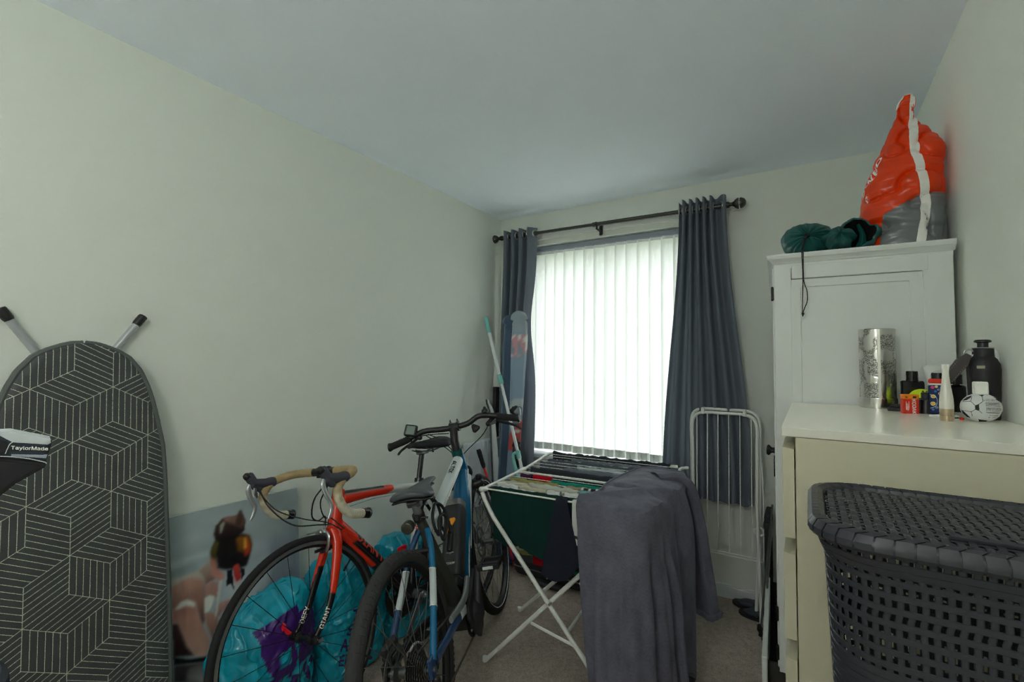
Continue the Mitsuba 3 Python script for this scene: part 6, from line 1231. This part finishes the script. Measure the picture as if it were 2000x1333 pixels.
# slippers, thin poles and a black folder beside the wardrobe
mat('slipper_grey', (62, 68, 76), .8, sheen=.3)
for i, (x, y, a, lab) in enumerate(((-.262, 2.852, 2.75, 'dark grey slipper by the skirting behind the feet of the folded airer'), (-.215, 2.775, 2.95, 'dark grey slipper on the carpet just beside the wardrobe corner'))):
    k = thing('slipper', lab, 'slipper'); M = frm((x, y, 0), x=(cos(a), sin(a), 0), z=(0, 0, 1)); R = []
    for t in np.linspace(0, 1, 16):
        w = .040*np.interp(t, [0, .1, .35, .7, .92, 1], [.45, .8, .82, 1, .8, .3]); R.append((-.11+.22*t, w))
    sole = sg.Polygon([(x_, w) for x_, w in R]+[(x_, -w) for x_, w in R[::-1]]).buffer(.004)
    part(k, 'sole', extrude(sole, .014, M), 'black_matt', False)
    part(k, 'upper', xf(cat(hull((.085, 0, .014, .010), (.055, .020, .022, .014), (.055, -.020, .022, .014), (.0, .026, .034, .012), (.0, -.026, .034, .012), sub=2), hull((0, .030, .014, .009), (-.1, .014, .014, .010), (0, .030, .03, .007)), hull((0, -.030, .014, .009), (-.1, -.014, .014, .010), (0, -.030, .03, .007)), hull((-.095, .014, .016, .010), (-.095, -.014, .016, .010), (-.1, 0, .03, .007))), M), 'slipper_grey', 40)
for i, (a, b, lab) in enumerate((((-.150, 2.52, .66), (-.215, 2.60, .003), 'thin grey metal pole leaning on the wardrobe corner nearer the folded airer'), ((-.148, 2.47, .60), (-.200, 2.57, .003), 'thin grey metal pole leaning on the wardrobe closer to the black folder'))):
    k = thing('pole', lab, 'pole'); part(k, 'shaft', bar(a, b, .0045, 10), 'alloy_grey'); part(k, 'tip', bar(b, V(*b)+(V(*a)-V(*b))*.06, .0075, 10), 'black_plastic')
k = thing('folder', 'flat black folder standing upright against the wardrobe front', 'folder'); part(k, 'board', cbox(-.196, -.170, 2.66, 2.84, 0, .565, .004), 'black_matt', False); part(k, 'strap', cbox(-.199, -.167, 2.655, 2.845, .50, .53, .002), 'motor_black', False)

# ---------------------------------------------------------------- skis in front of the left curtain
vmat('ski_top', .25, .5, .5); mat('ski_base', (36, 58, 86), .35); mat('binding_black', (30, 31, 34), .4); mat('binding_silver', (150, 158, 166), .3, metal=.6)
def ski(label, x, y0, yt, ang, m, colf, width=.060, L=1.665, tipw=.064):
    k = thing('ski', label, 'ski'); zz = np.r_[np.linspace(0, L-.12, 90), np.linspace(L-.12, L, 18)[1:]]; P = np.zeros((7, len(zz), 3)); C = np.zeros((7, len(zz), 3))
    ca, sa = cos(ang), sin(ang)
    for i, s in enumerate(np.linspace(-1, 1, 7)):
        for j, z in enumerate(zz):
            w = np.interp(z/L, [0, .03, .12, .5, .86, .95, 1], [.75, .95, .9, .72, 1.0, .92, .25]); w *= width
            if z > L-.06: w = tipw*sqrt(max(0, 1-((z-L+.06)/.06)**2))*.98+.001
            curl = .035*smooth01(L-.18, L, z)**2
            P[i, j] = V(x, y0+(yt-y0)*z/L, z)+V(ca, sa, 0)*w*s+V(sa, -ca, 0)*curl; C[i, j] = colf(s, z)
    part(k, 'top_sheet', thick(P, .010), m, True, color=np.vstack([C.reshape(-1, 3)]*2)); return k
cl = lambda *c: np.array(lin(c))
def sk1(s, z):
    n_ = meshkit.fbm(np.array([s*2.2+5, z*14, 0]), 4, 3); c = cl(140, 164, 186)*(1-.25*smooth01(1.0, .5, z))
    c = c+(cl(156, 170, 182)-c)*smooth01(1.50, 1.54, z)
    m = smooth01(1.335, 1.36, z)*smooth01(1.505, 1.49, z)
    if m > 0: c = c+(((cl(226, 226, 228) if n_ > .56 else cl(204, 152, 164) if n_ > .42 else cl(146, 156, 172)))-c)*m
    if .97 < z < 1.05+.03*n_: c = cl(176, 190, 196)*(.8+.4*n_)
    if .72 < z < .89+.05*(s-.3): c = cl(186, 72, 68)
    if .845 < z < .862 and -.3 < s < .75: c = cl(228, 226, 222)
    return c
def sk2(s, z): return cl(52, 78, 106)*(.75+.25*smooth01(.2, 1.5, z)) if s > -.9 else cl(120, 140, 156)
k1 = ski('grey blue ski with pink cloud pattern and binding standing before the left curtain', -1.667, 2.615, 2.735, radians(8), 'ski_top', sk1)
k2 = ski('plain navy ski standing behind the patterned ski at the left curtain', -1.762, 2.66, 2.775, radians(8), 'ski_top', sk2, .060, 1.645)
def bind(k, x, zc, y):
    f = lambda a, b, c: (x+a, y-c, zc+b)
    part(k, 'binding_toe', cat(hull((*f(-.028, .03, .03), .016), (*f(.028, .03, .03), .016), (*f(0, .055, .02), .014)), cbox(x-.034, x+.034, y-.022, y, zc-.02, zc+.06, .004), bar(f(-.03, -.005, .045), f(.034, .012, .048), .010, 10)), 'binding_black'); part(k, 'binding_lever', cat(hull((*f(.030, .05, .035), .012), (*f(.042, .01, .04), .010), (*f(.020, .03, .06), .010)), hull((*f(.014, -.03, .05), .017), (*f(.034, -.035, .046), .014))), 'binding_silver')
    part(k, 'binding_heel', cat(hull((*f(0, -.22, .02), .020), (*f(.01, -.28, .035), .022), (*f(.012, -.33, .02), .016)), hull((*f(-.02, -.20, .01), .012), (*f(.02, -.20, .012), .012), (*f(0, -.16, .012), .010)), cbox(x-.03, x+.03, y-.012, y, zc-.38, zc-.17, .003)), 'binding_black')
bind(k1, -1.650, .955, 2.672)
# white ski seen edge on, between radiator and mop
k = thing('ski', 'white ski with upturned tip standing edge-on beside the ribbed radiator', 'ski'); P = np.zeros((5, 40, 3))
for j, z in enumerate(np.linspace(0, 1.05, 40)):
    w = np.interp(z, [0, .45, .80, 1.0, 1.05], [.048, .046, .033, .022, .008]); cur = .045*smooth01(.92, 1.05, z)**2
    for i, s in enumerate(np.linspace(-1, 1, 5)): P[i, j] = V(-1.80-.07*z, 2.725-.035*z, z)+unit(V(.78, .62, 0))*w*s*.5*1.1+unit(V(-.62, .78, 0))*0+V(-.6, -.25, 0)*cur
part(k, 'top_sheet', thick(P, -.012), 'ski_white', True); mat('ski_white', (206, 212, 214), .35)
part(k, 'edge', tube(P[0]+V(-.004, -.002, 0), .0065, 8), 'ski_side_shade', label='dark shaded edge'); mat('ski_side_shade', (70, 80, 86), .5)  # dark strip painted for the shaded side of the ski
k = thing('ski_pole', 'ski pole with black grip and red shaft leaning across the ribbed radiator', 'ski pole')
a, b = V(-1.845, 2.50, .735), V(-1.58, 2.56, .003); d = unit(b-a)
part(k, 'grip', tube([a, a+d*.02, a+d*.10, a+d*.125], [.013, .016, .0145, .011], 12), 'rubber_grip'); part(k, 'shaft', bar(a+d*.12, b, .0085, 10), 'pole_red'); mat('pole_red', (206, 40, 40), .35)
part(k, 'basket', lathe([(0, 0), (.03, .002), (.032, .006), (0, .010)], 18, frm(b-d*.06, z=d, x=(0, 1, 0))), 'black_plastic')
# mop
mat('mint', (128, 196, 192), .45)
k = thing('mop', 'mop with white telescopic pole and mint green grip leaning in the left corner', 'mop'); a, b = V(-1.945, 2.700, 1.634), V(-1.30, 2.465, .05); d = unit(b-a); L = np.linalg.norm(b-a)
part(k, 'upper_pole', bar(a+d*.10, a+d*.50, .0125, 14), 'white_gloss'); part(k, 'lower_pole', bar(a+d*.50, b, .0105, 14), 'white_gloss')
part(k, 'grip', tube([a, a+d*.012, a+d*.125, a+d*.13], [.011, .0152, .0150, .012], 14), 'mint'); part(k, 'collar', tube([a+d*.445, a+d*.455, a+d*.505, a+d*.515], [.013, .0165, .0165, .013], 14), 'mint')
part(k, 'squeeze_handle', cat(tube(spline([a+d*.98+V(-.0, -.0, 0), a+d*1.0+V(-.028, -.02, 0), a+d*1.10+V(-.030, -.022, 0), a+d*1.20+V(-.012, -.01, 0)], 6), .011, 10), tube([a+d*.97, a+d*1.02], .016, 12)), 'mint'); part(k, 'head', cbox(-1.40, -1.20, 2.435, 2.49, .004, .030, .010), 'motor_black', False)
# ribbed radiator and a dark board in the corner
k = thing('radiator', 'white ribbed electric radiator on the left wall near the corner', 'radiator'); ys = np.linspace(2.462, 2.895, 7)
for i in range(6): part(k, 'rib', cbox(-1.945, -1.896, ys[i]+.001, ys[i+1]-.001, .33, .768, .006), 'rad_white', 30)
mat('rad_white', (208, 214, 220), .4); part(k, 'back_plate', box(-1.962, -1.94, 2.47, 2.89, .34, .755), 'rail_shade_grey', False); part(k, 'wall_bracket', cat(box(XL, -1.96, 2.53, 2.57, .40, .70), box(XL, -1.96, 2.79, 2.83, .40, .70)), 'rail_shade_grey', False)
part(k, 'end_bracket', cat(cbox(-1.90, -1.886, 2.868, 2.893, .655, .672, .003), cbox(-1.90, -1.884, 2.862, 2.897, .575, .597, .003)), 'black_plastic', False); part(k, 'cable', tube(spline([(-1.885, 2.88, .58), (-1.84, 2.84, .555), (-1.80, 2.80, .60), (-1.74, 2.76, .585)], 8), .003, 8), 'print_white')
single('board', 'narrow dark board standing in the corner beside the left curtain', 'board', cbox(-1.945, -1.915, 2.80, 2.85, 0.0, 1.13, .003), 'motor_black', False)

# ---------------------------------------------------------------- turquoise shopping bags
vmat('bag_film', .22, .6)
def shop_bag(label, c, hx, hy, h, seed, colf, tie, tiepos, rot=0., peak=None, texts=()):
    k = thing('shopping_bag', label, 'bag'); nz, n = 90, 200; ph = np.arange(n)*2*pi/n; B = np.zeros((n, nz, 3)); ts = np.linspace(0, 1, nz)
    for j, t in enumerate(ts):
        f = np.interp(t, [0, .03, .10, .5, .75, .88, .95, 1], [.80, .95, 1.0, 1.04, .95, .72, .42, .12]); fy = np.interp(t, [0, .03, .10, .5, .75, .9, .97, 1], [.85, .96, 1, 1.03, .98, .86, .70, .45])
        ct, st = np.cos(ph), np.sin(ph); x, y = hx*f*np.sign(ct)*np.abs(ct)**.7, hy*fy*np.sign(st)*np.abs(st)**.7
        z = h*t*(1+(peak(y/hy) if peak else 0)*t); B[:, j] = np.stack([x, y, z], -1)
    q = B*V(14, 14, 16)+seed*3.1; w = meshkit.fbm(q*.6, 4, seed)-.5; rd = np.exp(-np.abs(meshkit.noise(B*V(20, 20, 12)+seed, seed)-.5)*16); rd2 = np.exp(-np.abs(meshkit.noise(B*V(34, 34, 30)+9+seed, seed+5)-.5)*14)
    env = smooth01(0, .08, ts)[None]*np.ones((n, 1)); nn = np.stack([np.cos(ph)[:, None]+0*ts, np.sin(ph)[:, None]+0*ts, .35*smooth01(.7, 1, ts)[None]+0*ph[:, None]], -1)
    sk = np.stack([B[..., 0]*9+B[..., 2]*7, B[..., 1]*9-B[..., 2]*5, B[..., 2]*3+B[..., 1]*6], -1)*1.6+seed; rd3 = np.exp(-np.abs(meshkit.fbm(sk, 2, seed+2)-.5)*34); B = B+nn*(env*(.030*w-.004*rd-.003*rd2+.014*rd3))[..., None]
    cr, sr = cos(rot), sin(rot); Wd = np.stack([c[0]+B[..., 0]*cr-B[..., 1]*sr, c[1]+B[..., 0]*sr+B[..., 1]*cr, np.maximum(B[..., 2], .002)], -1)
    col = np.array([[colf(ph[i], ts[j], B[i, j]) for j in range(nz)] for i in range(n)])
    part(k, 'bag', grid(np.concatenate([Wd, np.repeat(Wd[:, -1:].mean(0, keepdims=True), n, 0)], 1), True), 'bag_film', True, color=np.concatenate([col, col[:, -1:]], 1).reshape(-1, 3))
    def fn(a0, t0, ang, kx=None):
        kx = kx or hy; ca, sa = cos(ang), sin(ang)
        def f(x, y):
            a = (a0+(x*ca-y*sa)/kx*.9) % (2*pi); t = np.clip(t0+(x*sa+y*ca)/h, 0, .97); i = a/(2*pi)*n; j = t*(nz-1); i0, j0 = np.floor(i).astype(int) % n, np.clip(np.floor(j).astype(int), 0, nz-2); fi, fj = (i-np.floor(i))[:, None], (j-j0)[:, None]
            g = lambda p, q_: Wd[(i0+p) % n, j0+q_]
            P = (g(0, 0)*(1-fi)+g(1, 0)*fi)*(1-fj)+(g(0, 1)*(1-fi)+g(1, 1)*fi)*fj; N = np.cross(g(1, 0)-g(0, 0), g(0, 1)-g(0, 0)); N /= np.linalg.norm(N, axis=1, keepdims=True)+1e-9; return P+N*.0012, N
        return f
    for s_, hh, a0, t0, ang in texts: part(k, 'lettering', text_on(s_, hh, fn(a0, t0, ang), .0003, True, .006), 'bag_purple', False, 'purple print')
    if tie: part(k, 'tie', cat(*[tube(spline(np.array(P)+V(*tiepos), 6), np.linspace(.006, .011, 6*(len(P)-1)+1), 8, flat=.45) for P in tie]), 'tie_red', label='red tie')
    return k
mat('bag_purple', (62, 26, 100), .35); mat('tie_red', (232, 26, 54), .35)
tq, pu = np.array(lin((18, 158, 184))), np.array(lin((64, 28, 112)))
def col1(a, t, p):
    s = (a-pi*0) if a < pi else a-2*pi      # around the face that looks into the room (+x)
    u = p[1]; n_ = meshkit.noise(np.array([u*30, t*12, 2.]), 4); c = tq*(.85+.3*n_)
    if abs(s) < 1.45:
        if .40 < t < .86 and -.085+.10*(.86-t) < u+.02*(n_-.5) < .05+.05*(t-.4): c = pu*(.9+.4*n_)
        if .42 < t < .80 and .068 < u < .15 and t > .30+1.3*(u-.05): c = pu*(.9+.4*n_)
        if .48 < t < .60 and -.01 < u < .035: c = tq*1.1
        if .30 < t < .44 and -.10 < u < .0 and t > .40-1.6*(u+.07): c = pu*1.1
        n2_ = meshkit.noise(np.array([u*62, t*26, 7.]), 8)
        if t < .40 and u > -.02 and n2_ > .60: c = pu*.8
    return c
def col2(a, t, p):
    n_ = meshkit.noise(np.array([p[1]*26, t*12, 5.]), 4); s = a if a < pi else a-2*pi; c = tq*(.80+.3*n_)
    if abs(s) < 1.5 and .62 < t < .80 and .05 < p[1] < .17: c = pu
    if abs(s) < 1.5 and .66 < t < .74 and .09 < p[1] < .125: c = tq
    return c
shop_bag('shiny turquoise shopping bag with red tie and large purple print behind the front wheel', (-1.715, 1.005), .125, .165, .45, 3, col1, [[(0, 0, 0), (.008, .006, -.012), (.016, .018, -.030)], [(0, 0, 0), (.006, -.006, -.004), (.012, -.004, .014)]], (-1.600, 1.010, .355), peak=lambda y: .10*y, texts=[('B', .060, .20, .20, .25), ('S', .050, -.30, .10, .10), ('E', .045, .62, .30, .75), ('C', .045, .25, .06, .1)])
shop_bag('turquoise shopping bag lettered THE SUP AND ERG under the red bicycle frame', (-1.715, 1.365), .120, .165, .47, 5, col2, None, None, peak=lambda y: -.12*y, texts=[('THE', .042, .06, .53, -.22), ('SUP', .042, -.04, .42, -.22), ('AND', .044, -.17, .31, -.22), ('ERG', .040, -.28, .20, -.22)])
k = shop_bag('turquoise shopping bag with pink red tie standing behind the electric bicycle rear wheel', (-1.725, 1.735), .115, .17, .45, 7, col2, [[(0, 0, 0), (.008, .020, .004), (.010, .045, .002)], [(0, 0, -.008), (.008, .020, -.010), (.010, .040, -.014)]], (-1.645, 1.60, .425), peak=lambda y: -.10*y, texts=[('THE', .040, .0, .55, -.1), ('AND', .040, .0, .40, -.1)])
# ---------------------------------------------------------------- luggage under the airer
k = thing('suitcase', 'flat black suitcase lying on the carpet under the airer by the window wall', 'suitcase'); part(k, 'shell', cbox(-1.56, -1.02, 2.50, 2.86, .004, .115, .02), 'motor_black', 30); part(k, 'zip', cat(cbox(-1.562, -1.018, 2.498, 2.862, .052, .060, .002)), 'alloy_grey', False); part(k, 'handle', tube(spline([(-1.36, 2.502, .07), (-1.35, 2.485, .072), (-1.23, 2.485, .072), (-1.22, 2.502, .07)], 5), .006, 8), 'black_plastic')
k = thing('bag', 'grey fabric bag slumped on the black suitcase under the airer', 'bag'); g = hull((-1.20, 2.62, .15, .05), (-1.05, 2.64, .15, .05), (-1.12, 2.62, .26, .06), (-1.20, 2.72, .2, .06), (-1.06, 2.74, .22, .05), sub=2).subdivide().subdivide(); v = g.vertices.copy(); v += (meshkit.fbm(v*16, 3, 2)-.5)[:, None]*.03; v[:, 2] = np.maximum(v[:, 2], .1155); part(k, 'body', tri(v, g.faces), 'c_navy2', True); mat('c_navy2', (58, 60, 70), .8); part(k, 'zip', tube(spline([(-1.22, 2.575, .20), (-1.12, 2.555, .235), (-1.03, 2.585, .20)], 6), .003, 6), 'rail_shade_grey')
k = thing('box', 'pale open box standing on the black suitcase beside the grey bag', 'box'); part(k, 'carton', cat(box(-1.48, -1.27, 2.62, 2.625, .1155, .29), box(-1.48, -1.27, 2.78, 2.785, .1155, .29), box(-1.48, -1.475, 2.62, 2.785, .1155, .29), box(-1.275, -1.27, 2.62, 2.785, .1155, .29), box(-1.48, -1.27, 2.62, 2.785, .1155, .12)), 'clear_white', False)
single('ball', 'bright blue ball on the carpet behind the electric bicycle front wheel', 'ball', ball((-1.655, 2.60, .062), .058, 3), 'ball_blue', True); mat('ball_blue', (24, 84, 190), .3, clear=.5)
